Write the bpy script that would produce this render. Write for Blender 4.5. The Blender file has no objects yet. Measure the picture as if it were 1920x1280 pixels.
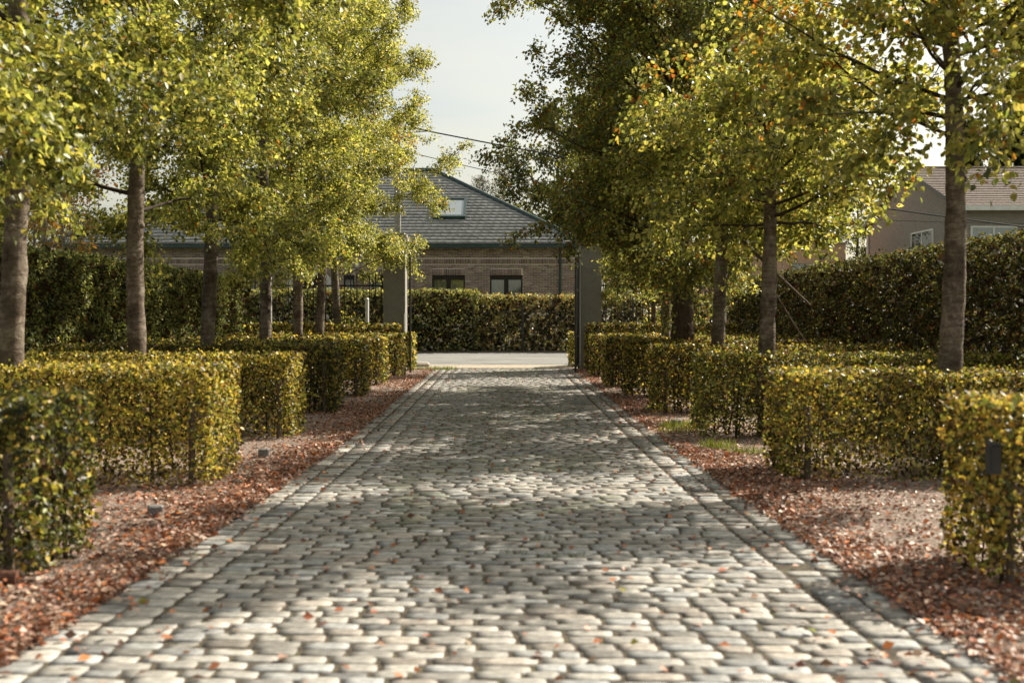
import bpy, math, random
import numpy as np
from mathutils import Vector, Matrix

random.seed(7)
RNG = np.random.default_rng(7)
SC = bpy.context.scene
COL = SC.collection
R = math.radians

# ------------------------------------------------------------------ camera
CAM_H, FPX = 1.45, 2200.0
cam = bpy.data.cameras.new('camera')
cam.sensor_width = 36.0
cam.lens = 36.0 * FPX / 1920.0
cam.clip_start, cam.clip_end = 0.1, 2000.0
cam.dof.use_dof = True
cam.dof.focus_distance = 30.0
cam.dof.aperture_fstop = 2.3
cam_o = bpy.data.objects.new('camera', cam)
cam_o.location = (0, 0, CAM_H)
cam_o.rotation_euler = (R(90 - 1.12), 0, 0)
COL.objects.link(cam_o)
SC.camera = cam_o

# ------------------------------------------------------------------ sky and sun
SUN_AZ, SUN_EL = 56.0, 38.5          # azimuth from +Y towards +X
w = bpy.data.worlds.new('World'); SC.world = w; w.use_nodes = True
nt = w.node_tree; nt.nodes.clear()
sky = nt.nodes.new('ShaderNodeTexSky'); sky.sky_type = 'NISHITA'; sky.sun_disc = False
sky.sun_elevation = R(SUN_EL); sky.sun_rotation = R(SUN_AZ)
sky.air_density = 1.0; sky.dust_density = 4.0; sky.ozone_density = 1.0; sky.altitude = 50
hsv = nt.nodes.new('ShaderNodeHueSaturation'); hsv.inputs['Saturation'].default_value = 0.55
bg = nt.nodes.new('ShaderNodeBackground'); bg.inputs['Strength'].default_value = 0.059
wo = nt.nodes.new('ShaderNodeOutputWorld')
wt = nt.nodes.new('ShaderNodeMix'); wt.data_type = 'RGBA'; wt.blend_type = 'MULTIPLY'; wt.inputs[0].default_value = 1.0; wt.inputs[7].default_value = (1.0, 0.975, 0.86, 1)
wtc = nt.nodes.new('ShaderNodeTexCoord'); wmp = nt.nodes.new('ShaderNodeMapping'); wmp.inputs['Scale'].default_value = (1.5, 1.5, 7.0); wmp.inputs['Rotation'].default_value = (0.15, 0.1, 0.4)
wn = nt.nodes.new('ShaderNodeTexNoise'); wn.inputs['Scale'].default_value = 2.2; wn.inputs['Detail'].default_value = 7.0; wn.inputs['Roughness'].default_value = 0.55
nt.links.new(wtc.outputs['Generated'], wmp.inputs['Vector']); nt.links.new(wmp.outputs[0], wn.inputs['Vector'])
wr = nt.nodes.new('ShaderNodeMapRange'); wr.inputs[1].default_value = 0.35; wr.inputs[2].default_value = 0.72; wr.inputs[3].default_value = 0.0; wr.inputs[4].default_value = 0.5
nt.links.new(wn.outputs['Fac'], wr.inputs[0])
wc = nt.nodes.new('ShaderNodeMix'); wc.data_type = 'RGBA'; wc.inputs[7].default_value = (5.6, 5.35, 4.9, 1)       # thin cirrus veil
nt.links.new(wr.outputs[0], wc.inputs[0]); nt.links.new(sky.outputs[0], hsv.inputs['Color']); nt.links.new(hsv.outputs[0], wc.inputs[6]); nt.links.new(wc.outputs[2], wt.inputs[6]); nt.links.new(wt.outputs[2], bg.inputs['Color'])
nt.links.new(bg.outputs[0], wo.inputs['Surface'])
sd = Vector((math.sin(R(SUN_AZ)) * math.cos(R(SUN_EL)), math.cos(R(SUN_AZ)) * math.cos(R(SUN_EL)), math.sin(R(SUN_EL))))
sun = bpy.data.lights.new('sun', 'SUN'); sun.energy = 3.1; sun.angle = R(0.55); sun.color = (1.0, 0.9, 0.75)
sun_o = bpy.data.objects.new('sun', sun); sun_o.rotation_euler = (-sd).to_track_quat('-Z', 'Y').to_euler()
sun_o.location = sd * 60; COL.objects.link(sun_o)
SC.view_settings.view_transform = 'Standard'; SC.view_settings.look = 'None'
SC.view_settings.gamma = 1.0; SC.view_settings.use_curve_mapping = False
SC.view_settings.exposure = 1.66
SC.cycles.max_bounces = 8; SC.cycles.diffuse_bounces = 6; SC.cycles.transmission_bounces = 6
SC.cycles.glossy_bounces = 3; SC.cycles.transparent_max_bounces = 8
SC.cycles.sample_clamp_indirect = 6.0
SC.cycles.use_denoising = True

# ------------------------------------------------------------------ helpers
def px(x, y, Z):
    """photo pixel (1920 wide) at distance Z -> world X, Y, z"""
    return ((x - 960) * Z / FPX, Z, CAM_H - (y - 597) * Z / FPX)

def ground_z(Y):
    return np.clip((np.asarray(Y, float) - 34.0) / 6.0, 0, 1) * 0.33

def np_mesh(name, V, F, tint=None, mats=(), smooth=False):
    V = np.ascontiguousarray(V, dtype=np.float32).reshape(-1, 3)
    F = np.ascontiguousarray(F, dtype=np.int32)
    k = F.shape[1]
    me = bpy.data.meshes.new(name)
    me.vertices.add(len(V)); me.vertices.foreach_set('co', V.ravel())
    me.loops.add(F.size); me.loops.foreach_set('vertex_index', F.ravel())
    me.polygons.add(len(F)); me.polygons.foreach_set('loop_start', np.arange(len(F), dtype=np.int32) * k)
    me.update(calc_edges=True)
    if smooth:
        me.polygons.foreach_set('use_smooth', np.ones(len(F), dtype=bool))
    if tint is not None:
        a = me.attributes.new('tint', 'FLOAT_COLOR', 'POINT')
        c = np.ones((len(V), 4), np.float32); c[:, :3] = np.asarray(tint).reshape(-1, 3)
        a.data.foreach_set('color', c.ravel())
    for m in mats: me.materials.append(m)
    return me

def link(name, me, parent=None, label=None, cat=None, group=None, kind=None, loc=None):
    o = bpy.data.objects.new(name, me)
    COL.objects.link(o)
    if parent is not None: o.parent = parent
    if loc is not None: o.location = loc
    tag(o, label, cat, group, kind)
    return o

def tag(o, label=None, cat=None, group=None, kind=None):
    if label: o['label'] = label
    if cat: o['category'] = cat
    if group: o['group'] = group
    if kind: o['kind'] = kind
    return o

def thing(name, loc, label, cat, group=None):
    o = bpy.data.objects.new(name, None); o.empty_display_size = 0.2
    o.location = loc; COL.objects.link(o)
    return tag(o, label, cat, group)

class MB:
    """collects boxes, tubes and polygons for one mesh"""
    def __init__(s): s.v = []; s.f = []
    def quad(s, *p):
        b = len(s.v); s.v += [tuple(q) for q in p]; s.f.append(tuple(range(b, b + len(p)))); return s
    def box(s, x0, x1, y0, y1, z0, z1, bev=0.0):
        if bev <= 0:
            b = len(s.v)
            s.v += [(x, y, z) for z in (z0, z1) for y in (y0, y1) for x in (x0, x1)]
            s.f += [tuple(b + i for i in q) for q in ((0, 2, 3, 1), (4, 5, 7, 6), (0, 1, 5, 4), (2, 6, 7, 3), (0, 4, 6, 2), (1, 3, 7, 5))]
            return s
        e = bev; b = len(s.v)   # chamfered box: one octagon-ish prism, vertical and top edges cut
        ring = [(x0 + e, y0), (x1 - e, y0), (x1, y0 + e), (x1, y1 - e), (x1 - e, y1), (x0 + e, y1), (x0, y1 - e), (x0, y0 + e)]
        ins = [(x0 + 2 * e, y0 + e), (x1 - 2 * e, y0 + e), (x1 - e, y0 + 2 * e), (x1 - e, y1 - 2 * e), (x1 - 2 * e, y1 - e), (x0 + 2 * e, y1 - e), (x0 + e, y1 - 2 * e), (x0 + e, y0 + 2 * e)]
        s.v += [(p[0], p[1], z0) for p in ring] + [(p[0], p[1], z1 - e) for p in ring] + [(p[0], p[1], z1) for p in ins]
        for l in (0, 8):
            for i in range(8): s.f.append((b + l + i, b + l + (i + 1) % 8, b + l + 8 + (i + 1) % 8, b + l + 8 + i))
        s.f.append(tuple(b + 16 + i for i in range(8))); s.f.append(tuple(b + 7 - i for i in range(8)))
        return s
    def tube(s, pts, rad, n=8, cap=True):
        pts = [Vector(p) for p in pts]
        if not hasattr(rad, '__len__'): rad = [rad] * len(pts)
        b = len(s.v); up = Vector((0.13, 0.31, 0.94))
        for i, p in enumerate(pts):
            t = (pts[min(i + 1, len(pts) - 1)] - pts[max(i - 1, 0)]).normalized()
            a = t.cross(up)
            if a.length < 1e-3: a = t.cross(Vector((1, 0, 0)))
            a.normalize(); c = t.cross(a)
            for k in range(n):
                an = 2 * math.pi * k / n
                s.v.append(tuple(p + a * (math.cos(an) * rad[i]) + c * (math.sin(an) * rad[i])))
        for i in range(len(pts) - 1):
            for k in range(n):
                k2 = (k + 1) % n
                s.f.append((b + i * n + k, b + i * n + k2, b + (i + 1) * n + k2, b + (i + 1) * n + k))
        if cap:
            s.f.append(tuple(b + n - 1 - k for k in range(n))); s.f.append(tuple(b + (len(pts) - 1) * n + k for k in range(n)))
        return s
    def mesh(s, name, mat, smooth=False):
        me = bpy.data.meshes.new(name); me.from_pydata(s.v, [], s.f); me.update()
        if mat: me.materials.append(mat)
        if smooth: me.polygons.foreach_set('use_smooth', [True] * len(me.polygons))
        return me
    def build(s, name, mat, parent=None, smooth=False, **kw):
        return link(name, s.mesh(name, mat, smooth), parent, **kw)

# ------------------------------------------------------------------ materials
def new_mat(name):
    m = bpy.data.materials.new(name); m.use_nodes = True
    t = m.node_tree; t.nodes.clear()
    out = t.nodes.new('ShaderNodeOutputMaterial')
    return m, t, out

def N(t, typ, **kw):
    n = t.nodes.new(typ)
    for k, v in kw.items():
        if k in n.inputs: n.inputs[k].default_value = v
        else: setattr(n, k, v)
    return n

def ramp(t, stops):
    r = t.nodes.new('ShaderNodeValToRGB'); e = r.color_ramp.elements
    while len(e) < len(stops): e.new(0.5)
    for i, (p, c) in enumerate(stops): e[i].position = p; e[i].color = (*c, 1)
    return r

def mat_noise(name, c1, c2, scale=6, rough=0.8, bump=0.3, bump_scale=None, stretch=(1, 1, 1), c3=None, spec=0.3, bdist=0.02, metallic=0.0):
    m, t, out = new_mat(name)
    tc = N(t, 'ShaderNodeTexCoord'); mp = N(t, 'ShaderNodeMapping'); mp.inputs['Scale'].default_value = stretch
    t.links.new(tc.outputs['Object'], mp.inputs['Vector'])
    n1 = N(t, 'ShaderNodeTexNoise', Scale=scale, Detail=8.0, Roughness=0.62); t.links.new(mp.outputs[0], n1.inputs['Vector'])
    st = [(0.32, c1), (0.68, c2)] if c3 is None else [(0.28, c1), (0.5, c2), (0.72, c3)]
    rp = ramp(t, st); t.links.new(n1.outputs['Fac'], rp.inputs['Fac'])
    b = N(t, 'ShaderNodeBsdfPrincipled', Roughness=rough); b.inputs['Specular IOR Level'].default_value = spec
    b.inputs['Metallic'].default_value = metallic
    t.links.new(rp.outputs[0], b.inputs['Base Color'])
    if bump:
        n2 = N(t, 'ShaderNodeTexNoise', Scale=bump_scale or scale * 4, Detail=6.0); t.links.new(mp.outputs[0], n2.inputs['Vector'])
        bp = N(t, 'ShaderNodeBump', Strength=bump, Distance=bdist); t.links.new(n2.outputs['Fac'], bp.inputs['Height'])
        t.links.new(bp.outputs[0], b.inputs['Normal'])
    t.links.new(b.outputs[0], out.inputs['Surface'])
    return m

def mat_leaf(name, trans=0.45, rough=0.42, spec=0.45, tgain=(1.7, 1.58, 1.0)):
    m, t, out = new_mat(name)
    at = N(t, 'ShaderNodeAttribute'); at.attribute_name = 'tint'
    b = N(t, 'ShaderNodeBsdfPrincipled', Roughness=rough); b.inputs['Specular IOR Level'].default_value = spec
    t.links.new(at.outputs['Color'], b.inputs['Base Color'])
    mul = N(t, 'ShaderNodeMix', data_type='RGBA', blend_type='MULTIPLY'); mul.inputs[0].default_value = 1.0
    t.links.new(at.outputs['Color'], mul.inputs[6]); mul.inputs[7].default_value = (*tgain, 1)
    tr = N(t, 'ShaderNodeBsdfTranslucent'); t.links.new(mul.outputs[2], tr.inputs['Color'])
    mx = N(t, 'ShaderNodeMixShader'); mx.inputs[0].default_value = trans
    t.links.new(b.outputs[0], mx.inputs[1]); t.links.new(tr.outputs[0], mx.inputs[2])
    t.links.new(mx.outputs[0], out.inputs['Surface'])
    return m

def mat_tint(name, rough=0.8, spec=0.3, scale=30, amount=0.35, bump=0.4, bdist=0.006, stretch=(1, 1, 1)):
    """per-piece colour from the tint attribute, broken by noise"""
    m, t, out = new_mat(name)
    at = N(t, 'ShaderNodeAttribute'); at.attribute_name = 'tint'
    tc = N(t, 'ShaderNodeTexCoord'); mp = N(t, 'ShaderNodeMapping'); mp.inputs['Scale'].default_value = stretch
    t.links.new(tc.outputs['Object'], mp.inputs['Vector'])
    n1 = N(t, 'ShaderNodeTexNoise', Scale=scale, Detail=8.0, Roughness=0.65); t.links.new(mp.outputs[0], n1.inputs['Vector'])
    mr = N(t, 'ShaderNodeMapRange'); mr.inputs[1].default_value = 0.3; mr.inputs[2].default_value = 0.7
    mr.inputs[3].default_value = 1 - amount; mr.inputs[4].default_value = 1 + amount * 0.6
    t.links.new(n1.outputs['Fac'], mr.inputs[0])
    mul = N(t, 'ShaderNodeMix', data_type='RGBA', blend_type='MULTIPLY'); mul.inputs[0].default_value = 1.0
    t.links.new(at.outputs['Color'], mul.inputs[6]); t.links.new(mr.outputs[0], mul.inputs[7])
    b = N(t, 'ShaderNodeBsdfPrincipled', Roughness=rough); b.inputs['Specular IOR Level'].default_value = spec
    t.links.new(mul.outputs[2], b.inputs['Base Color'])
    if bump:
        n2 = N(t, 'ShaderNodeTexNoise', Scale=scale * 2.2, Detail=6.0); t.links.new(mp.outputs[0], n2.inputs['Vector'])
        bp = N(t, 'ShaderNodeBump', Strength=bump, Distance=bdist); t.links.new(n2.outputs['Fac'], bp.inputs['Height'])
        t.links.new(bp.outputs[0], b.inputs['Normal'])
    t.links.new(b.outputs[0], out.inputs['Surface'])
    return m

def mat_glass(name, tint=(0.9, 0.95, 0.93)):
    m, t, out = new_mat(name)
    fr = N(t, 'ShaderNodeFresnel', IOR=1.5)
    ad = N(t, 'ShaderNodeMath', operation='MULTIPLY_ADD'); ad.inputs[1].default_value = 1.0; ad.inputs[2].default_value = 0.12
    t.links.new(fr.outputs[0], ad.inputs[0])
    tr = N(t, 'ShaderNodeBsdfTransparent'); tr.inputs[0].default_value = (*tint, 1)
    gl = N(t, 'ShaderNodeBsdfGlossy', Roughness=0.03)
    mx = N(t, 'ShaderNodeMixShader'); t.links.new(ad.outputs[0], mx.inputs[0])
    t.links.new(tr.outputs[0], mx.inputs[1]); t.links.new(gl.outputs[0], mx.inputs[2])
    t.links.new(mx.outputs[0], out.inputs['Surface'])
    return m

M = {}
M['leaf'] = mat_leaf('tree_leaf', trans=0.5, rough=0.4, spec=0.45)
M['hedge_leaf'] = mat_leaf('hedge_leaf', trans=0.36, rough=0.42, spec=0.32)
M['dark_leaf'] = mat_leaf('evergreen_leaf', trans=0.34, rough=0.55, spec=0.14)
M['litter'] = mat_leaf('fallen_leaf', trans=0.12, rough=0.5, spec=0.35, tgain=(1.4, 1.1, 0.8))
M['grass'] = mat_leaf('grass_blade', trans=0.4, rough=0.5, spec=0.3)
def mat_bark(name, dark, mid, pale):
    m, t, out = new_mat(name)
    tc = N(t, 'ShaderNodeTexCoord')
    def nz(scale, st, det=8.0, rough=0.6):
        mp = N(t, 'ShaderNodeMapping'); mp.inputs['Scale'].default_value = st; t.links.new(tc.outputs['Object'], mp.inputs['Vector'])
        n = N(t, 'ShaderNodeTexNoise', Scale=scale, Detail=det, Roughness=rough); n.inputs['Distortion'].default_value = 0.6
        t.links.new(mp.outputs[0], n.inputs['Vector']); return n
    bands, blotch, fine = nz(4.0, (1.6, 1.6, 5.5)), nz(3.2, (1.3, 1.3, 0.8)), nz(26.0, (1.0, 1.0, 1.6))
    mx = N(t, 'ShaderNodeMath', operation='MULTIPLY_ADD'); t.links.new(blotch.outputs['Fac'], mx.inputs[0]); mx.inputs[1].default_value = 0.75; 
    m2 = N(t, 'ShaderNodeMath', operation='MULTIPLY'); t.links.new(bands.outputs['Fac'], m2.inputs[0]); m2.inputs[1].default_value = 0.45
    t.links.new(m2.outputs[0], mx.inputs[2])
    m3 = N(t, 'ShaderNodeMath', operation='MULTIPLY_ADD'); t.links.new(fine.outputs['Fac'], m3.inputs[0]); m3.inputs[1].default_value = 0.3; t.links.new(mx.outputs[0], m3.inputs[2])
    rp = ramp(t, [(0.55, dark), (0.74, mid), (0.92, pale)]); t.links.new(m3.outputs[0], rp.inputs['Fac'])
    p = N(t, 'ShaderNodeBsdfPrincipled', Roughness=0.9); p.inputs['Specular IOR Level'].default_value = 0.15
    t.links.new(rp.outputs[0], p.inputs['Base Color'])
    bp = N(t, 'ShaderNodeBump', Strength=0.9, Distance=0.035); t.links.new(m3.outputs[0], bp.inputs['Height']); t.links.new(bp.outputs[0], p.inputs['Normal'])
    t.links.new(p.outputs[0], out.inputs['Surface']); return m
M['bark'] = mat_bark('bark', (0.04, 0.03, 0.022), (0.115, 0.09, 0.068), (0.27, 0.23, 0.185))
M['bark_old'] = mat_noise('old_bark', (0.03, 0.02, 0.014), (0.085, 0.06, 0.042), 7, 0.92, 1.0, 12, (3.0, 3.0, 0.5), c3=(0.13, 0.1, 0.075), spec=0.15, bdist=0.04)
M['bark_pale'] = mat_noise('pale_bark', (0.1, 0.085, 0.07), (0.24, 0.21, 0.175), 6, 0.9, 0.6, 16, (1, 1, 4), c3=(0.33, 0.3, 0.26), spec=0.15)
M['twig'] = mat_noise('twig_bark', (0.02, 0.014, 0.01), (0.06, 0.042, 0.03), 12, 0.9, 0.3)
M['stake'] = mat_noise('stake_wood', (0.06, 0.045, 0.032), (0.16, 0.125, 0.09), 8, 0.9, 0.5, 20, (4, 4, 0.6))
M['cobble'] = mat_tint('cobble_stone', 0.74, 0.35, 17, 0.5, 0.35, 0.003)
M['soil'] = mat_noise('path_soil', (0.03, 0.024, 0.018), (0.075, 0.06, 0.044), 9, 0.95, 0.8, 60, c3=(0.1, 0.095, 0.05))
M['bed'] = mat_noise('bed_gravel', (0.12, 0.09, 0.072), (0.24, 0.19, 0.16), 11, 0.95, 1.0, 90, c3=(0.34, 0.29, 0.25), bdist=0.015)
M['grass_ground'] = mat_noise('rough_grass', (0.04, 0.05, 0.015), (0.09, 0.1, 0.03), 3, 0.95, 0.8, 40, c3=(0.13, 0.1, 0.05))
M['asphalt'] = mat_noise('asphalt', (0.14, 0.14, 0.135), (0.2, 0.2, 0.19), 2.2, 0.85, 0.5, 160, (0.35, 1, 1), c3=(0.25, 0.245, 0.235), bdist=0.004)
M['apron'] = mat_noise('gravel_apron', (0.3, 0.26, 0.2), (0.42, 0.38, 0.3), 12, 0.9, 0.6, 80)
M['kerb'] = mat_noise('kerb_stone', (0.3, 0.27, 0.22), (0.45, 0.41, 0.35), 7, 0.85, 0.4, 40)
M['pillar'] = mat_noise('pillar_stone', (0.15, 0.143, 0.128), (0.25, 0.24, 0.215), 3, 0.8, 0.35, 45, c3=(0.2, 0.19, 0.17))
M['iron'] = mat_noise('black_iron', (0.012, 0.012, 0.012), (0.03, 0.028, 0.026), 20, 0.5, 0.1, spec=0.5)
M['galv'] = mat_noise('galvanised_steel', (0.3, 0.31, 0.3), (0.45, 0.46, 0.45), 9, 0.5, 0.1, spec=0.5)
M['brick'] = mat_tint('brick', 0.88, 0.25, 45, 0.3, 0.4, 0.004)
M['mortar'] = mat_noise('mortar', (0.6, 0.54, 0.47), (0.74, 0.67, 0.6), 14, 0.95, 0.4, 70)
M['tile'] = mat_tint('roof_tile', 0.6, 0.4, 9, 0.25, 0.3, 0.006)
M['green_paint'] = mat_noise('dark_teal_paint', (0.022, 0.045, 0.045), (0.04, 0.07, 0.068), 6, 0.5, 0.1, spec=0.4)
M['dark_frame'] = mat_noise('dark_window_frame', (0.018, 0.014, 0.012), (0.035, 0.028, 0.024), 8, 0.5, 0.1)
M['white_paint'] = mat_noise('white_paint', (0.6, 0.6, 0.57), (0.76, 0.76, 0.73), 5, 0.6, 0.1)
M['curtain'] = mat_noise('net_curtain', (0.28, 0.28, 0.26), (0.55, 0.55, 0.5), 6, 0.95, 0.4, 20, (6, 1, 0.6))
M['interior'] = mat_noise('dark_interior', (0.01, 0.01, 0.01), (0.03, 0.028, 0.025), 2, 0.95, 0)  # near-black colour stands in for the shade of unlit rooms
M['glass'] = mat_glass('window_glass')
M['blue_blind'] = mat_noise('blue_grey_blind', (0.12, 0.2, 0.24), (0.2, 0.3, 0.34), 4, 0.8, 0.1)
M['pink'] = mat_noise('salmon_render', (0.5, 0.32, 0.22), (0.58, 0.38, 0.27), 3, 0.9, 0.2, 60)
M['concrete'] = mat_noise('pole_concrete', (0.2, 0.19, 0.17), (0.34, 0.32, 0.29), 8, 0.9, 0.3, 50)
M['cable'] = mat_noise('cable_rubber', (0.012, 0.014, 0.014), (0.03, 0.032, 0.032), 8, 0.6, 0)
M['black_plastic'] = mat_noise('black_plastic', (0.012, 0.012, 0.012), (0.03, 0.03, 0.03), 10, 0.45, 0.1, spec=0.5)
M['rust'] = mat_noise('rusty_pipe', (0.06, 0.025, 0.015), (0.17, 0.075, 0.045), 12, 0.8, 0.4)
M['block'] = mat_noise('grey_block', (0.12, 0.12, 0.12), (0.24, 0.23, 0.22), 14, 0.9, 0.5)

# ------------------------------------------------------------------ leaf meshes
def palette(n, cols, weights, jit=0.22, rng=RNG):
    cols = np.array(cols, float); wt = np.array(weights, float); wt /= wt.sum()
    c = cols[rng.choice(len(cols), n, p=wt)]
    c = c * (1 + rng.uniform(-jit, jit, (n, 1))) * (1 + rng.uniform(-0.07, 0.07, (n, 3)))
    return np.clip(c, 0.002, 0.9)

def unit(v): return v / np.maximum(np.linalg.norm(v, axis=-1, keepdims=True), 1e-9)

LEAF6 = (np.array([[0, 0, 0], [-0.36, 0.28, 0.10], [-0.30, 0.66, 0.08], [0, 1, -0.10], [0.30, 0.66, 0.08], [0.36, 0.28, 0.10]]),
         np.array([[0, 3, 2, 1], [0, 5, 4, 3]]))
KITE = (np.array([[0, 0, 0], [-0.36, 0.45, 0.10], [0, 1, -0.06], [0.36, 0.45, 0.10]]), np.array([[0, 2, 1], [0, 3, 2]]))

def leaf_arrays(P, Nrm, Dr, size, shape=KITE):
    """P base points, Nrm leaf normals, Dr blade directions"""
    base, faces = shape
    Dr = unit(Dr); Nrm = unit(Nrm - (Nrm * Dr).sum(1, keepdims=True) * Dr); S = np.cross(Dr, Nrm)
    sz = np.asarray(size).reshape(-1, 1, 1)
    V = P[:, None, :] + sz * (base[None, :, 0:1] * S[:, None, :] + base[None, :, 1:2] * Dr[:, None, :] + base[None, :, 2:3] * Nrm[:, None, :])
    F = faces[None] + (np.arange(len(P)) * len(base))[:, None, None]
    return V.reshape(-1, 3), F.reshape(-1, faces.shape[1]), len(base)

def leaf_mesh(name, P, Nrm, Dr, size, tint, mat, shape=KITE):
    V, F, k = leaf_arrays(P, Nrm, Dr, size, shape)
    return np_mesh(name, V, F, np.repeat(tint, k, axis=0), (mat,))

def vnoise(P, scale, seed=0):
    """cheap smooth value noise in 0..1 from summed sines"""
    r = np.random.default_rng(abs(int(seed))); out = np.zeros(len(P)); amp = 0
    for o in range(5):
        d = r.normal(size=(3, 3)); ph = r.uniform(0, 6.28, 3); s = scale * 1.7 ** o; a = 0.7 ** o
        q = np.sin(P @ d * s + ph).sum(1) / 3
        out += a * q; amp += a
    return 0.5 + 0.9 * out / amp

# ------------------------------------------------------------------ ground, path bed, garden beds, road
def sheet(name, xs, ys, zf, mat, kind='structure', parent=None, smooth=True):
    X, Y = np.meshgrid(xs, ys); Z = zf(X, Y)
    V = np.stack([X, Y, Z], -1).reshape(-1, 3); nx, ny = len(xs), len(ys)
    i = np.arange((ny - 1) * (nx - 1)); r, c = i // (nx - 1), i % (nx - 1); a = r * nx + c
    F = np.stack([a, a + 1, a + nx + 1, a + nx], -1)
    return link(name, np_mesh(name, V, F, mats=(mat,), smooth=smooth), parent, kind=kind)

sheet('ground', np.linspace(-400, 400, 41), np.concatenate([[-60, -10, 0, 10, 20, 30], np.linspace(34, 41, 12), [60, 100, 200, 500, 900]]),
      lambda X, Y: ground_z(Y) - 0.08, M['grass_ground'])

def path_l(Y): return np.interp(Y, [0, 4, 8, 13, 34], [-2.36, -2.2, -2.05, -1.99, -2.28])
def path_r(Y): return np.interp(Y, [0, 4, 8, 13, 34], [2.22, 2.08, 1.92, 1.85, 1.78])

def bed_z(X, Y):
    P = np.stack([X.ravel(), Y.ravel(), np.zeros(X.size)], -1)
    return (0.008 + 0.03 * (vnoise(P, 1.3, 3) - 0.5) + 0.016 * (vnoise(P, 6.0, 4) - 0.5)).reshape(X.shape)
def bed(name, side):
    ys = np.linspace(1.0, 33.4, 300); us = np.linspace(0, 1, 70) ** 1.5
    U, Y = np.meshgrid(us, ys)
    X = (path_r(Y) + 0.012 + U * 7.0) if side > 0 else (path_l(Y) - 0.012 - U * 7.6)
    Z = bed_z(X, Y); Z = Z - 0.012 * np.exp(-U * 60)
    nx, ny = len(us), len(ys); V = np.stack([X, Y, Z], -1).reshape(-1, 3)
    i = np.arange((ny - 1) * (nx - 1)); a = (i // (nx - 1)) * nx + i % (nx - 1)
    F = np.stack([a, a + 1, a + nx + 1, a + nx], -1)
    if side < 0: F = F[:, ::-1]
    return link(name, np_mesh(name, V, F, mats=(M['bed'],), smooth=True), kind='structure')
bed('garden_bed_left', -1); bed('garden_bed_right', 1)

ys = np.linspace(-1, 34.2, 60)
path = sheet('cobbled_path', np.array([-2.5, -1, 0, 1, 2.25]), ys, lambda X, Y: np.full_like(X, -0.0032) , M['soil'])

# cobbles -----------------------------------------------------------
def stone_set():
    st = []                                    # cx, cy, w, d, rot, dz, tiltx, tilty
    y = 2.6; rng = np.random.default_rng(11)
    while y < 34.0:
        d = rng.uniform(0.09, 0.122)
        x0, x1 = path_l(y) + 0.425, path_r(y) - 0.425
        x = x0 + rng.uniform(-0.02, 0.0)
        while x < x1 - 0.06:
            wd = min(rng.normal(0.202, 0.036), 0.28); wd = max(wd, 0.12)
            if x1 - (x + wd) < 0.1: wd = x1 - x
            wav = 0.022 * math.sin(x * 1.7 + y * 0.8) + 0.014 * math.sin(x * 4.1 - y * 2.3)
            st.append((x + wd / 2, y + d / 2 + wav + rng.normal(0, 0.008), wd - rng.uniform(0.010, 0.026), d - rng.uniform(-0.002, 0.008), rng.normal(0, 0.038), rng.normal(0, 0.0016), rng.normal(0, 0.012), rng.normal(0, 0.012)))
            x += wd
        y += d
    for k in range(4):                          # two straight edging courses on each side
        y = 2.6
        while y < 33.6:
            d = rng.uniform(0.13, 0.19)
            base = path_l(y) if k < 2 else path_r(y)
            cx = base + (0.105 + 0.21 * k if k < 2 else -(0.105 + 0.21 * (k - 2)))
            st.append((cx + rng.normal(0, 0.004), y + d / 2, 0.195 + rng.normal(0, 0.006), d - rng.uniform(0.012, 0.022), rng.normal(0, 0.02), rng.normal(0.002, 0.003), rng.normal(0, 0.02), rng.normal(0, 0.02)))
            y += d
    return np.array(st)

def stone_geo(st, seed=5, u=(-1, -0.93, -0.4, 0.4, 0.93, 1.0)):
    rng = np.random.default_rng(seed); n = len(st)
    u = np.array(u); g = len(u)
    Ug, Vg = np.meshgrid(u, u); Ug = Ug.ravel(); Vg = Vg.ravel()
    ru = Ug * (1 - 0.09 * Vg ** 6); rv = Vg * (1 - 0.16 * Ug ** 8)    # softened corners
    e = np.maximum(np.abs(Ug), np.abs(Vg))
    prof = np.where(e > 0.98, -0.03, 0.0015 * (1 - ru ** 2) + 0.0012 * (1 - rv ** 2))
    k = g * g
    bx = st[:, 2:3] / 2 * ru[None] * 1.03; by = st[:, 3:4] / 2 * rv[None] * 1.04
    bx = bx * (1 + rng.normal(0, 0.028, (n, k))); by = by * (1 + rng.normal(0, 0.05, (n, k)))
    bz = prof[None] + rng.normal(0, 0.0007, (n, k)) + st[:, 5:6] + st[:, 6:7] * by + st[:, 7:8] * bx * 0.5
    c, s = np.cos(st[:, 4:5]), np.sin(st[:, 4:5])
    V = np.stack([st[:, 0:1] + c * bx - s * by, st[:, 1:2] + s * bx + c * by, bz], -1)
    i = np.arange((g - 1) ** 2); a = (i // (g - 1)) * g + i % (g - 1)
    F = np.stack([a, a + 1, a + g + 1, a + g], -1)
    P3 = np.stack([st[:, 0], st[:, 1], 0 * st[:, 0]], -1)
    tone = np.clip(rng.normal(1.0, 0.22, (n, 1)) * (0.86 + 0.28 * vnoise(P3, 0.8, 9)[:, None]), 0.55, 1.35)
    hue = rng.random((n, 1))
    col = np.where(hue < 0.6, [[0.285, 0.275, 0.25]], np.where(hue < 0.85, [[0.258, 0.263, 0.258]], [[0.292, 0.266, 0.232]])) * tone
    moss = (vnoise(P3, 0.55, 21) > 0.6) & (np.abs(st[:, 0] + 0.1) < 0.95) & (st[:, 1] > 8) & (rng.random(n) < 0.7)
    col[moss] = col[moss] * 0.6 + np.array([0.10, 0.12, 0.04]) * 0.4
    return V, F, col
ST = stone_set(); SV, SF, SCOL = stone_geo(ST)
imx = 960 + ST[:, 0] / ST[:, 1] * FPX; imy = 597 + CAM_H * FPX / ST[:, 1]
vis = (imx > -20) & (imx < 1940) & (imy < 1300)
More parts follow.
